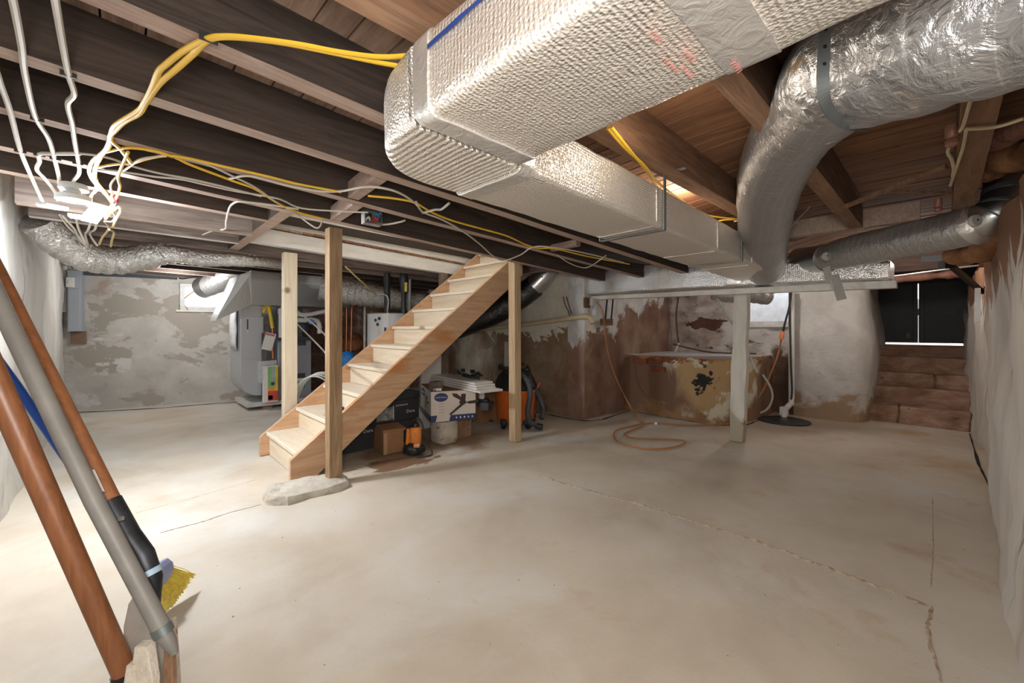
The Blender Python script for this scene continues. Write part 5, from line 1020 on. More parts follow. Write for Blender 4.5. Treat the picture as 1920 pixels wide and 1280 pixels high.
m0, mz = cx_(706, 795); m1, mz1 = cx_(739, 770)
b = MB(); b.box(m0, m1, CY - 0.003, CY - 0.0002, 0.24, 0.36); b.build('marble_print', layered('marble_print', [(0.35, (0.10, 0.10, 0.10)), (0.65, (0.48, 0.48, 0.47))], 20, bump=0.0), r_)
b = MB(); b.box(m1 - 0.012, m1 - 0.006, CY - 0.004, CY - 0.0002, 0.235, 0.37); b.build('print_edge', M_wprint, r_)
carton(1.50, 2.20, CY + 0.01, CY + 0.21, 0.422, 0.485, 'thin topmost flooring carton on the stack behind the fan carton')
b = MB(); p = atz(690, 829, 0.0); b.rbox((p.x + 0.02, p.y, 0.075), (0.03, 0.09, 0.15)); tag(b.build('wood_offcut', M_postP, bevel=0.002), 'small pale wood offcut standing left of the cardboard box', 'offcut')
# sump pump
pu = atz(776, 853, 0); ps = thing('sump_pump', 'orange and black submersible pump standing before the paper bag', 'pump', pu)
pc = (pu.x + 0.03, pu.y + 0.05)
MB().lathe([(0.075, 0.004), (0.092, 0.015), (0.095, 0.05), (0.085, 0.075), (0.06, 0.09), (0.05, 0.10)], (*pc, 0), 24).build('strainer_base', M_blackp, ps)
for k in range(14):
    a = 2 * PI * k / 14; b = MB(); b.rbox((pc[0] + 0.094 * math.cos(a), pc[1] + 0.094 * math.sin(a), 0.035), (0.008, 0.012, 0.04), a); b.build('rib', M_blackp, ps)
MB().lathe([(0.045, 0.09), (0.052, 0.10), (0.054, 0.21), (0.048, 0.228), (0.035, 0.235)], (pc[0] + 0.012, pc[1] - 0.006, 0), 20).build('motor_body', M_opump, ps)
MB().lathe([(0.030, 0.232), (0.030, 0.255), (0.022, 0.27), (0.0001, 0.272)], (pc[0] + 0.012, pc[1] - 0.006, 0), 16).build('cap', M_blackp, ps)
d_ = Vector((-CF[0], -CF[1], 0)); s_r = Vector((CR[0], CR[1], 0)); mb_c = Vector((pc[0] + 0.012, pc[1] - 0.006, 0))
b = MB(); b.bar(mb_c + d_ * 0.055 + UP * 0.13, mb_c + d_ * 0.055 + UP * 0.195, 0.034, 0.003, s_r); b.build('label', plain('grey_label', (0.52, 0.52, 0.54), 0.5), ps)
q = mb_c - s_r * 0.062 + d_ * 0.02; MB().tube([q + UP * 0.07, q + UP * 0.10, q + UP * 0.17, q + UP * 0.225], [0.020, 0.022, 0.018, 0.012], 12).build('float_arm', M_opump, ps)
b = MB(); b.bar(mb_c + d_ * 0.06 + s_r * 0.03 + UP * 0.075, mb_c + d_ * 0.062 + s_r * 0.03 + UP * 0.105, 0.06, 0.05, s_r); b.build('float_switch', plain('pale_orange_switch', (0.62, 0.28, 0.15), 0.5), ps, bevel=0.006)
MB().tube(cr([mb_c + UP * 0.268, mb_c + UP * 0.30 - s_r * 0.02, mb_c + UP * 0.29 + s_r * 0.05, mb_c + UP * 0.15 + s_r * 0.085, mb_c + UP * 0.05 + s_r * 0.13, mb_c + UP * 0.008 + s_r * 0.16 + d_ * 0.05, mb_c + UP * 0.008 + s_r * 0.12 + d_ * 0.12, mb_c + UP * 0.008 + s_r * 0.03 + d_ * 0.13], 6), 0.0065, 7).build('cable', M_cord_b, ps)
MB().tube(cr([mb_c + UP * 0.22 - s_r * 0.06, mb_c + UP * 0.262 - s_r * 0.03, mb_c + UP * 0.262], 6), 0.008, 7).build('handle', M_blackp, ps)
# white trim boards, small box and tools on them
P0, P1 = atz(802, 706, 0.575), atz(896, 727, 0.565); dT = (P1 - P0); dT.z = 0; dT.normalize(); nT = Vector((-dT.y, dT.x, 0))
M_trim = plain('white_trim_board', (0.66, 0.64, 0.61), 0.5, var=0.05); TL = ['lowest and longest white trim board on the fan carton', 'second white trim board from the bottom, resting on the fan carton', 'third white trim board from the bottom, above the fan carton', 'topmost white trim board, under the black cables']
zt_b = FB.z0 + FB.h + 0.003
for k, (a0, a1, off, w) in enumerate(((0.02, 0.04, 0.0, 0.26), (0.0, -0.04, 0.012, 0.22), (-0.02, -0.06, 0.02, 0.22), (0.01, -0.10, 0.03, 0.21))):
    z = zt_b + 0.001 + 0.021 * k; b = MB(); A_ = P0 + dT * a0 + nT * (off + w / 2); B_ = P1 + dT * a1 + nT * (off + w / 2); A_.z = B_.z = z + 0.009; b.bar(A_, B_, w, 0.018); o = b.build('trim_board', M_trim, bevel=0.002); tag(o, TL[k], 'board', 'white trim boards on the fan carton')
q = atz(818, 732, zt_b); b = MB(); b.rbox((q.x + 0.02, q.y + 0.035, zt_b + 0.043), (0.12, 0.08, 0.082), 0.3); sbx = b.build('small_box', plain('worn_grey_box', (0.16, 0.13, 0.12), 0.7, var=0.4, scale=30), bevel=0.003); tag(sbx, 'small worn grey box on top of the fan carton', 'box')
b = MB(); b.bar(atz(813, 730, zt_b + 0.014) , atz(828, 730, zt_b + 0.014), 0.004, 0.022); b.build('label', M_paper, sbx)
zt2 = zt_b + 0.087
tl = thing('cable_coil', 'tangle of black cables and plugs lying on the white trim boards', 'cable', atz(880, 700, zt2)); rr = random.Random(5)
for k in range(4):
    pts = [atz(858 + 11 * i + rr.uniform(-4, 4), 697 + 2.2 * i + rr.uniform(-4, 5), zt2 + 0.012 + rr.uniform(0, 0.02)) for i in range(5)]; MB().tube(cr(pts, 6), 0.008, 7).build('cable', M_cord_b, tl)
for px, py in ((868, 694), (886, 696), (896, 700)): b = MB(); b.rbox(atz(px, py, zt2 + 0.022), (0.05, 0.035, 0.04), rr.uniform(0, 2)); b.build('plug', M_blackp, tl, bevel=0.006)
# upright white board and things between the fan carton and the vacuum
q = atz(800, 790, 0); b = MB(); A_ = atd(790, 722, 4.55); B_ = atd(826, 722, 4.75); A_.z = B_.z = 0.42; b.bar(A_, B_, 0.03, 0.83); tag(b.build('white_board', M_trim, bevel=0.003), 'white board standing upright behind the fan carton under the stairs', 'board')
b = MB(); p = atz(908, 793, 0); b.rbox((p.x + 0.12, p.y + 0.14, 0.17), (0.30, 0.22, 0.34), 0.1); ob2 = b.build('cardboard_box', M_card, bevel=0.004); tag(ob2, 'plain cardboard box behind the gap between fan carton and orange vacuum', 'box')
dc = thing('drill_case', 'black power tool lying beside the right end of the fan carton', 'tool', atz(908, 790, 0.18)); p = atz(906, 752, 0.376)
b = MB(); b.rbox(p, (0.10, 0.12, 0.06), 0.5); b.build('body', M_blackp, dc, bevel=0.02); b = MB(); b.rbox(p + Vector((0.01, -0.02, -0.02)), (0.13, 0.16, 0.03), 0.6); b.build('base_plate', M_blackp, dc, bevel=0.008)
b = MB(); b.lathe([(0.03, 0), (0.03, 0.05), (0.02, 0.06)], p + Vector((-0.02, 0, 0.03)), 12); b.build('handle', M_fix, dc); b = MB(); b.rbox(p + Vector((-0.05, -0.09, -0.03)), (0.07, 0.09, 0.07), 0.6); b.build('battery', M_carton, dc, bevel=0.01)
# shop vacuum
vc = atz(966, 803, 0) + Vector((0.10, 0.10, 0)); VX, VY = vc.x, vc.y
sv = thing('shop_vacuum', 'orange and black shop vacuum behind the post at the stair head', 'vacuum', (VX, VY, 0))
MB().lathe([(0.20, 0.06), (0.212, 0.07), (0.238, 0.40), (0.245, 0.41), (0.245, 0.43)], (VX, VY, 0), 40).build('drum', M_orange, sv)
MB().lathe([(0.245, 0.428), (0.25, 0.435), (0.25, 0.47), (0.235, 0.50), (0.20, 0.58), (0.14, 0.635), (0.05, 0.66), (0.0001, 0.66)], (VX, VY, 0), 36).build('motor_head', M_blackp, sv)
dv = Vector((-CF[0], -CF[1], 0))
for a in (-2.2, -0.9, 0.5, 1.9):
    c_ = Vector((VX, VY, 0.045)) + Matrix.Rotation(a, 3, 'Z') @ Vector((CR[0], CR[1], 0)) * 0.225
    b = MB(); b.rbox((c_.x, c_.y, 0.085), (0.12, 0.07, 0.05), a); b.build('caster_arm', M_blackp, sv, bevel=0.015); MB().lathe([(0.03, -0.016), (0.042, -0.012), (0.042, 0.012), (0.03, 0.016)], (c_.x, c_.y, 0.044), 16, axis=(math.cos(a + 1), math.sin(a + 1), 0)).build('caster', M_blackp, sv)
srv = Vector((CR[0], CR[1], 0)); V0 = Vector((VX, VY, 0))
MB().tube(cr([V0 + srv * 0.02 + dv * 0.12 + UP * 0.60, V0 + srv * 0.10 + dv * 0.20 + UP * 0.58, V0 + srv * 0.16 + dv * 0.235 + UP * 0.42, V0 + srv * 0.135 + dv * 0.25 + UP * 0.22, V0 + srv * 0.155 + dv * 0.25 + UP * 0.10, V0 + srv * 0.22 + dv * 0.22 + UP * 0.06], 8), 0.030, 14, rfun=lambda L, a, p: 1 + 0.06 * math.sin(L * 420)).build('hose', M_hose, sv)
MB().tube(cr([V0 + srv * 0.20 + dv * 0.08 + UP * 0.45, V0 + srv * 0.27 + dv * 0.06 + UP * 0.34, V0 + srv * 0.31 + dv * 0.08 + UP * 0.22, V0 + srv * 0.29 + dv * 0.15 + UP * 0.11], 8), 0.028, 12, rfun=lambda L, a, p: 1 + 0.06 * math.sin(L * 420)).build('hose', M_hose, sv)
b = MB(); b.bar(V0 + srv * 0.22 + dv * 0.21 + UP * 0.05, V0 + srv * 0.30 + dv * 0.22 + UP * 0.035, 0.10, 0.05); b.build('floor_nozzle', M_blackp, sv, bevel=0.015)
for k in range(5):
    a0 = rr.uniform(0, 6); pts = [V0 + Matrix.Rotation(a0 + 0.7 * i, 3, 'Z') @ Vector((0.10 + 0.03 * (i % 3) + 0.02 * k, 0, 0)) + UP * (0.66 + 0.012 * k - 0.035 * (i % 3)) for i in range(6)]; MB().tube(cr(pts, 5), 0.009, 7).build('power_cord', M_cord_b, sv)
b = MB(); b.bar(V0 + srv * 0.24 + UP * 0.43, V0 + srv * 0.285 + UP * 0.50, 0.04, 0.03); b.build('latch', plain('red_latch', (0.5, 0.05, 0.03), 0.4), sv, bevel=0.005)
q = atX(948, 660, 4.06); b = MB(); b.rbox((4.085, q.y, q.z - 0.03), (0.02, 0.09, 0.36)); tag(b.build('white_strip', M_trim, bevel=0.002), 'short white strip standing against the flaking wall above the vacuum', 'strip')
MB().tube(cr([atz(898, 789, 0.01), atz(910, 787, 0.01), atz(924, 789, 0.01)], 4), 0.009, 6).build('cord_end', M_cord_b, sv)
# hoops of cable behind the left stringer
q = atz(560, 745, 0.15); cb_ = thing('cable_coil', 'coil of grey cable standing behind the left stair stringer', 'cable', (1.35, 4.30, 0))
for k in range(4): MB().tube(cr([Vector((1.36 + 0.03 * k + 0.22 * math.cos(a), 4.24 + 0.012 * k, 0.33 + 0.01 * k + 0.32 * math.sin(a))) for a in [2 * PI * i / 14 for i in range(15)]], 3), 0.008, 6).build('loop', M_fix, cb_)

# ---------------------------------------------------------------- garden tools leaning at the left, close to the camera
M_hand = wood('orange_wood_handle', (0.20, 0.075, 0.03), (0.36, 0.145, 0.06), 'Z', 1.2, 0.4, 0.05); M_pole = plain('grey_painted_pole', (0.21, 0.20, 0.185), 0.5, var=0.15, scale=14)
M_blueh = plain('blue_broom_handle', (0.006, 0.07, 0.40), 0.35, var=0.05); M_sock = plain('worn_black_steel', (0.03, 0.033, 0.04), 0.45, 0.5, var=0.5, scale=20); M_blade = plain('dusty_shovel_steel', (0.42, 0.39, 0.36), 0.55, 0.3, var=0.2, scale=12)
th = thing('shovel', 'orange handled shovel with black steel socket leaning at the left edge', 'shovel', atd(250, 1400, 0.80))
h0, h1 = atd(-119, 290, 1.02), atd(207, 945, 0.90)
MB().tube([h0, h0 + (h1 - h0) * 0.5, h1], [0.0185, 0.0195, 0.0205], 16).build('handle', M_hand, th)
s0, s1, s2, s3, s4 = atd(204, 940, 0.901), atd(240, 1005, 0.895), atd(268, 1042, 0.89), atd(285, 1085, 0.885), atd(287, 1135, 0.88)
MB().tube([s0, s1, s2, s3, s4], [0.0225, 0.0225, 0.0215, 0.019, 0.013], 16).build('socket', M_sock, th)
MB().lathe([(0.0001, 0.003), (0.005, 0.002), (0.005, -0.004)], atd(226, 972, 0.872), 10, axis=(-CF[0], -CF[1], 0.2)).build('rivet', plain('bright_rivet', (0.6, 0.6, 0.6), 0.3, 0.8), th)
MB().tube([atd(279, 1068, 0.887), atd(283, 1078, 0.886)], 0.0212, 14).build('blue_band', plain('pale_blue_band', (0.35, 0.50, 0.62), 0.5), th)
a_ = atd(172, 868, 0.85); b2_ = atd(207, 935, 0.842); b = MB(); ax_ = (b2_ - a_); off = Vector((-CF[0], -CF[1], 0)) * 0.0205
lp0, lp1 = atd(188, 874, 0.905) , atd(207, 914, 0.90); wdt = Vector((CR[0], CR[1], 0)) * 0.008
b.hexa([lp0 - wdt + off, lp0 + wdt + off, lp1 + wdt + off, lp1 - wdt + off, lp0 - wdt + off * 1.05, lp0 + wdt + off * 1.05, lp1 + wdt + off * 1.05, lp1 - wdt + off * 1.05]); b.build('sticker', M_paper, th)
bl = [(288, 1085), (262, 1098), (240, 1132), (231, 1175), (230, 1290), (250, 1420), (300, 1430), (312, 1300), (302, 1150)]
b = MB(); b.prism([atd(px, py, 0.90 - 0.00010 * (py - 1075)) for px, py in bl], Vector((CF[0], CF[1], 0)) * 0.004); b.build('blade', M_blade, th, bevel=0.002)
tr = thing('rake', 'orange wooden tool handle nearest the camera at the left edge', 'tool', atd(300, 1420, 0.80))
MB().tube([atd(-298, 60, 0.72), atd(-23, 680, 0.80), atd(234, 1262, 0.86)], [0.021, 0.0205, 0.0195], 16).build('handle', M_hand, tr)
e0, e1 = atd(232, 1258, 0.86), atd(330, 1496, 0.905); MB().tube([e0, e1], [0.0225, 0.022], 14).build('socket', M_sock, tr)
b = MB(); b.bar(e1 + Vector((-0.12, 0.1, 0)), e1 + Vector((0.12, -0.1, 0)), 0.03, 0.03); b.build('rake_head', M_sock, tr)
for k in range(7):
    p = e1 + Vector((-0.12 + 0.04 * k, 0.1 - 0.0333 * k, 0)); q = p + Vector((0.0, 0, -p.z + 0.004)); b = MB(); b.bar(p, q, 0.008, 0.008); b.build('tine', M_sock, tr)
tp = thing('extension_pole', 'grey painted metal pole leaning between the orange handles', 'pole', atd(325, 1225, 0.88))
MB().tube([atd(-240, 60, 0.90), atd(33, 640, 0.87), atd(177, 940, 0.85), atd(305, 1182, 0.835)], 0.0160, 16).build('pole', M_pole, tp)
MB().tube([atd(301, 1174, 0.835), atd(308, 1188, 0.835)], 0.0178, 16).build('ferrule', M_steel, tp); MB().tube([atd(306, 1186, 0.835), atd(318, 1205, 0.832), atd(328, 1226, 0.83)], [0.0150, 0.0125, 0.006], 14).build('tip', M_pole, tp)
br = thing('broom', 'broom with a blue handle and yellow bristles on the floor at the left', 'broom', atz(325, 1140, 0))
MB().tube([atd(-90, 560, 1.12), atd(30, 722, 1.27), atd(137, 878, 1.43), atd(290, 1083, 1.60)], 0.0125, 14).build('handle', M_blueh, br)
hp = [(283, 1062), (295, 1057), (306, 1066), (308, 1080), (297, 1106), (286, 1110)]
b = MB(); b.prism([atd(px, py, 1.60) for px, py in hp], Vector((CF[0], CF[1], 0)) * 0.05); b.build('head', plain('lilac_grey_broom_cap', (0.28, 0.31, 0.50), 0.5), br, bevel=0.006)
b = MB(); rs = random.Random(9)
top = [atd(306, 1068, 1.61), atd(288, 1118, 1.60)]; bot = [atd(352, 1088, 1.72), atd(302, 1158, 1.585)]
for k in range(420):
    u = rs.random(); t_ = top[0].lerp(top[1], u) + Vector((CF[0], CF[1], 0)) * rs.uniform(0, 0.045); e_ = bot[0].lerp(bot[1], min(1, max(0, u + rs.uniform(-0.08, 0.08)))) + Vector((CF[0], CF[1], 0)) * rs.uniform(0, 0.05); e_.z = max(0.004, e_.z)
    m_p = t_.lerp(e_, 0.55) + Vector((rs.uniform(-1, 1), rs.uniform(-1, 1), rs.uniform(-1, 1))) * 0.006; e_ = t_.lerp(e_, rs.uniform(0.88, 1.03)); e_.z = max(0.003, e_.z)
    b.tube([t_, m_p, e_], 0.0016, 3, cap=False)
bb = b.build('bristles', plain('yellow_bristle', (1.0, 0.74, 0.16), 0.6, var=0.2, scale=60), br); bb['kind'] = 'stuff'
# broken plaster lath standing at the frame bottom
M_plas = layered('broken_plaster_lath', [(0.3, (0.42, 0.34, 0.26)), (0.6, (0.66, 0.60, 0.52))], 14, layers=[((0.30, 0.15, 0.08), 10, (1, 1, 0.6), 0.56, 0.62, (0, 0, 0, 0))], bump=0.8, bscale=40)
M_lath = wood('brown_lath', (0.20, 0.10, 0.055), (0.42, 0.26, 0.16), 'Z', 1.0, 0.8, 0.2)
LB = ['broken plaster coated lath nearest the rake handle', 'wide pale plaster lump on lath below the shovel socket', 'brown lath stick under the tip of the grey pole', 'pale lath stick right of the grey pole tip', 'narrow lath sliver leaning below the broom bristles']
for k, (pa, pb, w, th_, m) in enumerate(((((252, 1240), 0.845), ((250, 1500), 0.76), 0.04, 0.02, M_plas), (((272, 1205), 0.86), ((270, 1500), 0.77), 0.062, 0.022, M_plas), (((318, 1195), 0.89), ((318, 1500), 0.81), 0.030, 0.012, M_lath), (((312, 1162), 0.93), ((345, 1500), 0.85), 0.022, 0.012, M_plas), (((326, 1158), 0.96), ((342, 1460), 0.88), 0.014, 0.01, M_plas))):
    A_ = atd(*pa[0], pa[1]); B_ = atd(*pb[0], pb[1]); B_ = A_ + (B_ - A_) * (A_.z / max(0.02, (A_.z - B_.z))) if B_.z > 0 else B_
    B_.z = 0.003; b = MB(); n_ = 8; vs = []; xw = Vector((CR[0], CR[1], 0)); dd = Vector((CF[0], CF[1], 0))
    for i in range(n_ + 1):
        p = A_.lerp(B_, i / n_); ww_ = w * (0.75 + 0.35 * mnoise.noise(Vector((i * 0.9, k * 5, 0)))) * (0.55 if i == 0 else 1); tt = th_ * (1 + 0.5 * mnoise.noise(Vector((i * 1.3, k, 4))))
        vs += [p - xw * ww_ / 2 - dd * tt / 2, p + xw * ww_ / 2 - dd * tt / 2, p + xw * ww_ / 2 + dd * tt / 2, p - xw * ww_ / 2 + dd * tt / 2]
    b.add(vs, [(4 * i + q, 4 * i + (q + 1) % 4, 4 * i + 4 + (q + 1) % 4, 4 * i + 4 + q) for i in range(n_) for q in range(4)] + [(3, 2, 1, 0), (4 * n_, 4 * n_ + 1, 4 * n_ + 2, 4 * n_ + 3)])
    tag(b.build('plaster_lath', m, bevel=0.002), LB[k], 'lath', 'broken lath pieces under the tools')
# ---------------------------------------------------------------- house wiring
M_ww = plain('white_sheathed_cable', (0.58, 0.54, 0.48), 0.5, var=0.06); M_wy = plain('yellow_sheathed_cable', (0.80, 0.50, 0.04), 0.42, var=0.05); M_wt = plain('aged_cream_cable', (0.58, 0.44, 0.22), 0.5, var=0.08)
M_stp = plain('cable_staple', (0.05, 0.05, 0.05), 0.5, 0.5)
def wire(label, pix, mat, r=0.006, off=-0.008, staples=(), sq=None, name='electrical_cable', group=None):
    """cable along the underside of the joists; a pixel may carry an extra drop below the joists"""
    pts = [atj(p[0], p[1], off - (p[2] if len(p) > 2 else 0)) for p in pix]
    o = MB().tube(cr(pts, 7), r, 7, squash=sq).build(name, mat); tag(o, label, 'cable', group)
    for sx, sy in staples:
        p = atj(sx, sy, -0.004); s_ = MB().bar(p + Vector((-r * 2.2, 0, 0)), p + Vector((r * 2.2, 0, 0)), 0.004, 0.022).build('staple', M_stp, o)
    return o
GW = 'white cables fanning into the ceiling light'
wire('white cable running to the ceiling light, nearest the left wall', [(-30, 60), (0, 155), (18, 205), (38, 281), (58, 330), (79, 376, 0.05)], M_ww, 0.008, staples=[(38, 281)], group=GW)
wire('white cable running to the ceiling light, second from the left wall', [(15, -40), (28, 20), (40, 85), (47, 140), (66, 218), (92, 262), (104, 305), (110, 330), (113, 352), (125, 377, 0.05)], M_ww, 0.008, staples=[(70, 221), (104, 295)], group=GW)
wire('white cable with two kinks running to the ceiling light, third from the left wall', [(95, -50), (104, 5), (116, 75), (128, 138), (139, 176), (127, 195), (135, 230), (140, 265), (147, 304), (148, 325), (138, 340), (139, 352, 0.02)], M_ww, 0.008, staples=[(128, 137), (146, 304)], group=GW)
wire('short white cable dropping from the third joist edge to the ceiling light', [(150, 288), (100, 288), (74, 289), (74, 303), (69, 318), (84, 335), (102, 358), (109, 377, 0.05)], M_ww, 0.008, staples=[(74, 288)], group=GW)
wire('short white cable behind the ceiling light base, beside the yellow bundle', [(180, 335), (180, 355), (172, 365), (165, 386, 0.05)], M_ww, 0.008, group=GW)
# yellow bundle
wire('upper yellow cable from the big duct across the joists to the wire bundle', [(808, 101), (720, 107), (640, 98), (560, 83), (470, 71), (420, 68), (390, 73), (345, 95), (310, 122), (297, 135), (285, 165), (272, 190), (259, 207), (225, 228), (212, 240), (206, 262), (204, 275), (190, 292), (180, 312), (178, 335), (192, 355), (208, 378), (215, 395, 0.03)], M_wy, 0.009, staples=[(391, 71)], sq=0.55)
wire('lower yellow cable from the big duct across the joists to the wire bundle', [(790, 132), (700, 115), (600, 94), (520, 79), (430, 70), (388, 77), (360, 103), (330, 130), (298, 158), (275, 190), (260, 214), (233, 229), (216, 245), (206, 260), (228, 282), (246, 306)], M_wy, 0.009, sq=0.55)
wire('aged cream cable looping left of the wire bundle', [(206, 262), (196, 282), (175, 300), (167, 318), (172, 335), (186, 352), (205, 372), (214, 385, 0.04)], M_wt, 0.008, sq=0.6)
wire('yellow cable bowing over the wire bundle and along the fifth joist', [(180, 314), (215, 308), (248, 306), (275, 298), (310, 292), (350, 296), (420, 312), (500, 330), (560, 345), (640, 360)], M_wy, 0.006)
wire('yellow cable running from the wire bundle to the front post head', [(200, 285), (240, 277), (290, 283), (330, 296), (360, 310), (440, 340), (480, 355), (523, 382), (560, 398), (605, 410)], M_wy, 0.006, staples=[(320, 291)])
wire('white cable rising out of the wire bundle to the fourth joist', [(211, 365, 0.05), (208, 345, 0.03), (226, 325), (246, 310), (262, 299), (290, 294), (320, 292), (380, 305), (440, 332), (480, 352), (520, 380), (560, 405), (590, 426, 0.06), (600, 424, 0.05), (604, 412)], M_ww, 0.005)
wire('long white cable along the fourth joist over the open junction box', [(180, 318), (230, 322), (290, 331), (340, 336), (380, 345), (440, 358), (520, 372), (565, 390), (640, 396), (690, 398)], M_ww, 0.005)
wire('white cable above it along the fourth joist from the bundle', [(74, 288), (140, 287), (200, 295), (250, 312), (300, 325), (355, 335), (420, 350), (490, 368)], M_ww, 0.005)
wire('loose white cable running beside the yellow one past the blocking', [(430, 335), (470, 330), (540, 348), (600, 358), (640, 358), (690, 350), (740, 358), (775, 378), (793, 398)], M_ww, 0.006)
o = wire('knotted cream and yellow cable bundle hanging right of the ceiling light', [(214, 380, 0.06), (203, 395, 0.09), (198, 410, 0.10), (206, 400, 0.09), (222, 388, 0.07), (226, 395, 0.09), (218, 410, 0.10), (212, 425, 0.07)], M_wt, 0.007)
MB().tube(cr([atj(p_[0], p_[1], -0.06) for p_ in ((216, 380), (210, 395), (216, 405), (210, 415), (195, 414))], 5), 0.006, 7).build('cable_end', M_ww, o); MB().tube(cr([atj(p_[0], p_[1], -0.06) for p_ in ((240, 285), (222, 330), (225, 350), (218, 372))], 5), 0.006, 7).build('cable_end', M_wy, o)
b = MB(); p = atj(215, 372, -0.04); b.lathe([(0.02, -0.012), (0.026, 0), (0.02, 0.012)], p, 12, axis=(1, 0.2, 0.3)); b.build('red_tie', plain('red_tape', (0.45, 0.07, 0.07), 0.5), o)
for k, tr_ in enumerate((((112, 403), (128, 425), (150, 445), (164, 462)), ((118, 405), (140, 430), (147, 445), (162, 463)), ((143, 410), (148, 430), (160, 455)), ((172, 412), (165, 432), (160, 440), (165, 460)), ((183, 410), (178, 430), (168, 438), (182, 460)), ((196, 415), (204, 428), (192, 445), (186, 458)), ((205, 430), (214, 436), (210, 450), (208, 462)))):
    o = MB().tube(cr([atd(px, py, 2.75 + 0.14 * i) for i, (px, py) in enumerate(tr_)], 5), 0.007, 6).build('electrical_cable', M_wt if k > 4 else M_ww)
    tag(o, ['pale loose cable hanging over the crinkled duct, the leftmost of that row', 'pale loose cable hanging over the crinkled duct, second of the row from the left', 'pale loose cable hanging over the crinkled duct, third of the row from the left', 'pale loose cable hanging over the crinkled duct, fourth of the row from the left', 'pale loose cable hanging over the crinkled duct, fifth of the row from the left', 'yellowish loose cable over the crinkled duct, left of its twin', 'yellowish loose cable over the crinkled duct, rightmost of that row'][k], 'cable', 'loose cable ends over the crinkled duct')
# cables past the junction box and over the stairs
wire('yellow cable along the joists from the blocking towards the trunk duct', [(690, 367), (740, 372), (778, 380), (810, 398), (850, 414), (900, 428), (950, 442), (985, 458), (1010, 465), (1040, 466), (1100, 480), (1180, 495)], M_wy, 0.006)
wire('white cable slanting from the joists down to the stair head', [(780, 378), (793, 397), (830, 412), (870, 435), (900, 458), (925, 480, 0.02), (945, 488, 0.02), (975, 478), (1000, 463), (1040, 464), (1100, 475), (1170, 492)], M_ww, 0.006, staples=[(793, 397)])
wire('short white cable angled between two joists above the stairs', [(792, 399), (815, 393), (828, 392), (842, 381)], M_ww, 0.007)
wire('thin white cable sagging above the galvanized elbow', [(1045, 478), (1062, 490, 0.02), (1085, 500, 0.03), (1105, 500, 0.02), (1136, 479)], M_ww, 0.005)
wire('short white cable from the open junction box along the joist', [(712, 421, 0.02), (730, 420, 0.01), (750, 416), (759, 413)], M_ww, 0.006)
wire('white cable bent in steps on the joist end left of the beam', [(380, 440), (400, 432), (422, 429), (424, 415), (430, 390), (440, 380), (455, 378), (500, 383), (560, 392)], M_ww, 0.006)
jb = thing('junction_box', 'open junction box with red and blue wires on the joist above the stairs', 'junction box', atj(695, 415)); q = atj(694, 408, -0.01); q = atY(694, 408, 2.86 - 0.07 - 0.02) if False else q
b = MB(); b.rbox((q.x, q.y, q.z - 0.005), (0.11, 0.012, 0.085)); b.build('back', M_steel, jb)
for dx, dz, sx, sz2 in ((-0.055, 0, 0.006, 0.09), (0.055, 0, 0.006, 0.09), (0, 0.043, 0.11, 0.006), (0, -0.043, 0.11, 0.006)): b = MB(); b.rbox((q.x + dx, q.y - 0.025, q.z - 0.005 + dz), (sx, 0.05, sz2)); b.build('box_side', M_galv, jb)
for k, (m_, dx, dz) in enumerate(((M_bluep, 0.028, 0.015), (plain('red_wire', (0.6, 0.05, 0.03), 0.4), 0.02, -0.012), (M_black, -0.02, 0.01), (M_ww, -0.03, -0.015), (M_cop, 0.0, 0.0))):
    c_ = Vector((q.x + dx, q.y - 0.035, q.z - 0.005 + dz)); MB().tube(cr([c_ + Vector((-0.015, 0.02, -0.015)), c_ + Vector((0.0, -0.01, 0.01)), c_ + Vector((0.012, 0.0, -0.008)), c_ + Vector((0.015, 0.02, 0.015))], 4), 0.006, 6).build('wire_end', m_, jb)
# cables beside the big ducts and the furnace
YC = [[(1146, 238), (1165, 262), (1200, 305), (1226, 335), (1262, 365), (1300, 390), (1330, 404), (1385, 411)], [(1140, 240), (1170, 275), (1212, 315), (1228, 345), (1255, 380), (1290, 405), (1325, 417), (1360, 412), (1386, 412)]]
for k, tr_ in enumerate(YC):
    o = MB().tube(cr([atz(px, py, 1.835) for px, py in tr_], 6), 0.0075, 7, squash=0.6).build('electrical_cable', M_wy); tag(o, ['upper of two yellow cables under the joist beyond the big duct', 'lower of two yellow cables under the joist beyond the big duct'][k], 'cable')
kn = thing('knob_wiring', 'old cloth covered wire with brown porcelain knobs on the joist at the right', 'wiring', atz(1780, 280, 1.84)); M_knob = plain('brown_porcelain', (0.30, 0.14, 0.10), 0.35)
for tr_ in (((1832, 150), (1818, 195), (1806, 235), (1800, 245)), ((1812, 243), (1806, 275), (1798, 300), (1788, 330), (1782, 348)), ((1784, 268), (1777, 285), (1785, 300), (1788, 318), (1786, 330)), ((1812, 242), (1850, 240), (1880, 235), (1920, 222))): MB().tube(cr([atz(px, py, 1.815) for px, py in tr_], 5), 0.006, 7).build('cloth_wire', M_cream, kn)
for px, py, r in ((1785, 260, 0.02), (1759, 388, 0.018)):
    p = atz(px, py, 1.82); MB().lathe([(r * 0.5, -0.03), (r, -0.022), (r, -0.006), (r * 0.7, 0.0), (r, 0.006), (r, 0.05)], p, 16).build('knob', M_knob, kn)
bs = thing('brace_stick', 'thin brown stick braced between two joists left of the old wiring', 'stick', atz(1560, 398, 1.82)); b = MB(); b.bar(atz(1562, 396, 1.80), atz(1775, 312, 1.86), 0.022, 0.02); b.build('long_stick', M_rbot, bs); b = MB(); b.bar(atz(1668, 358, 1.84), atz(1785, 362, 1.84), 0.015, 0.015); b.build('short_stick', M_rbot, bs)
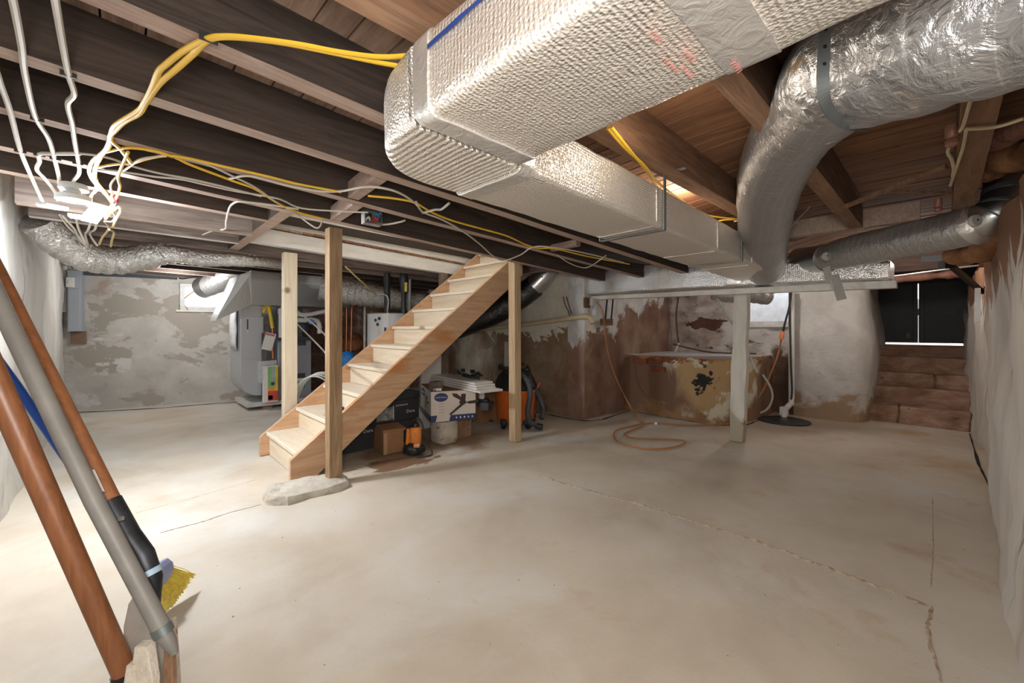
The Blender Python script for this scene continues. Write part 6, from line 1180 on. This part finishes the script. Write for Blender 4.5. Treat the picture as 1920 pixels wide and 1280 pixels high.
wr_ = thing('support_wire', 'thin steel wire tying the drooping flexible duct to the joist', 'wire', atz(1500, 410, 1.82)); MB().tube([atz(1520, 386, 1.82), atd(1476, 432, 2.6)], 0.003, 6).build('wire', M_galv, wr_)
for k, tr_ in enumerate((((536, 488, 5.3), (528, 520, 5.4), (512, 545, 5.5), (530, 575, 5.6)), ((540, 488, 5.3), (534, 530, 5.4), (545, 555, 5.5), (535, 590, 5.6)), ((345, 503, 6.0), (338, 522, 5.95), (380, 520, 5.9), (450, 545, 5.8)))):
    o = MB().tube(cr([atd(*q_) for q_ in tr_], 6), 0.010, 6).build('electrical_cable', M_cord_b); tag(o, ['black cable looping left of the pale post in front of the plenum', 'black cable right of its twin, touching the pale post head', 'dark cable hanging over the left cellar window'][k], 'cable')
for k, tr_ in enumerate((((648, 500, 4.2), (680, 530, 4.6), (705, 552, 5.2)), ((555, 580, 5.2), (600, 618, 4.6), (632, 655, 3.02)), ((555, 605, 5.2), (600, 650, 4.6), (632, 688, 3.02)), ((690, 562, 5.3), (700, 553, 5.3), (720, 552, 5.3), (728, 562, 5.3), (726, 590, 5.4)))):
    o = MB().tube(cr([atd(*q_) for q_ in tr_], 6), 0.009, 6).build('electrical_cable', M_wt if k == 0 else M_ww); tag(o, ['cream cable slanting from the front post towards the water heater', 'upper pale cable crossing in front of the furnace', 'lower pale cable crossing in front of the furnace', 'white cable arching over the water heater top'][k], 'cable')
for k, tr_ in enumerate((((335, 480), (380, 495), (430, 505), (470, 500)), ((340, 490), (400, 507), (455, 512)), ((400, 495), (412, 485), (420, 500), (405, 520), (345, 560), (352, 580)))):
    o = MB().tube(cr([atd(px, py, 6.2) for px, py in tr_], 6), 0.010, 6).build('electrical_cable', M_wt); tag(o, ['cream cable hanging just below the crinkled duct above the left window', 'cream cable drooping lower across the left window head', 'looped cream cable curling down the left jamb of the left window'][k], 'cable')
ds = thing('diagonal_stick', 'thin white stick braced from the beam end to the joist', 'stick', atY(465, 445, 4.18)); b = MB(); b.bar(atY(465, 444, 4.185), atY(530, 398, 4.0), 0.018, 0.018); b.build('stick', M_white, ds)
for k, tr_ in enumerate((((484, 440), (478, 460), (466, 482), (463, 490)), ((486, 440), (485, 460), (474, 485), (468, 490)))):
    o = MB().tube(cr([atd(px, py, 4.1) for px, py in tr_], 6), 0.008, 6).build('electrical_cable', M_ww); tag(o, ['white cable looping down at the left end of the white beam, outer one', 'white cable looping down at the left end of the white beam, inner one'][k], 'cable')
# lettering becomes plain meshes
bpy.context.view_layer.update(); dg_ = bpy.context.evaluated_depsgraph_get()
for o in [q for q in C.objects if q.type == 'FONT']:
    me = bpy.data.meshes.new_from_object(o.evaluated_get(dg_)); n_ = bpy.data.objects.new(o.name.split('.')[0] + '_mesh', me); C.objects.link(n_); nm = o.name
    n_.parent = o.parent; n_.matrix_parent_inverse = o.matrix_parent_inverse.copy(); n_.matrix_basis = o.matrix_basis.copy(); bpy.data.objects.remove(o); n_.name = nm
# sharp edges everywhere flat shading is wanted
for o in list(C.objects):
    if o.type == 'MESH' and any(p.use_smooth for p in o.data.polygons): o.data.set_sharp_from_angle(angle=math.radians(50))
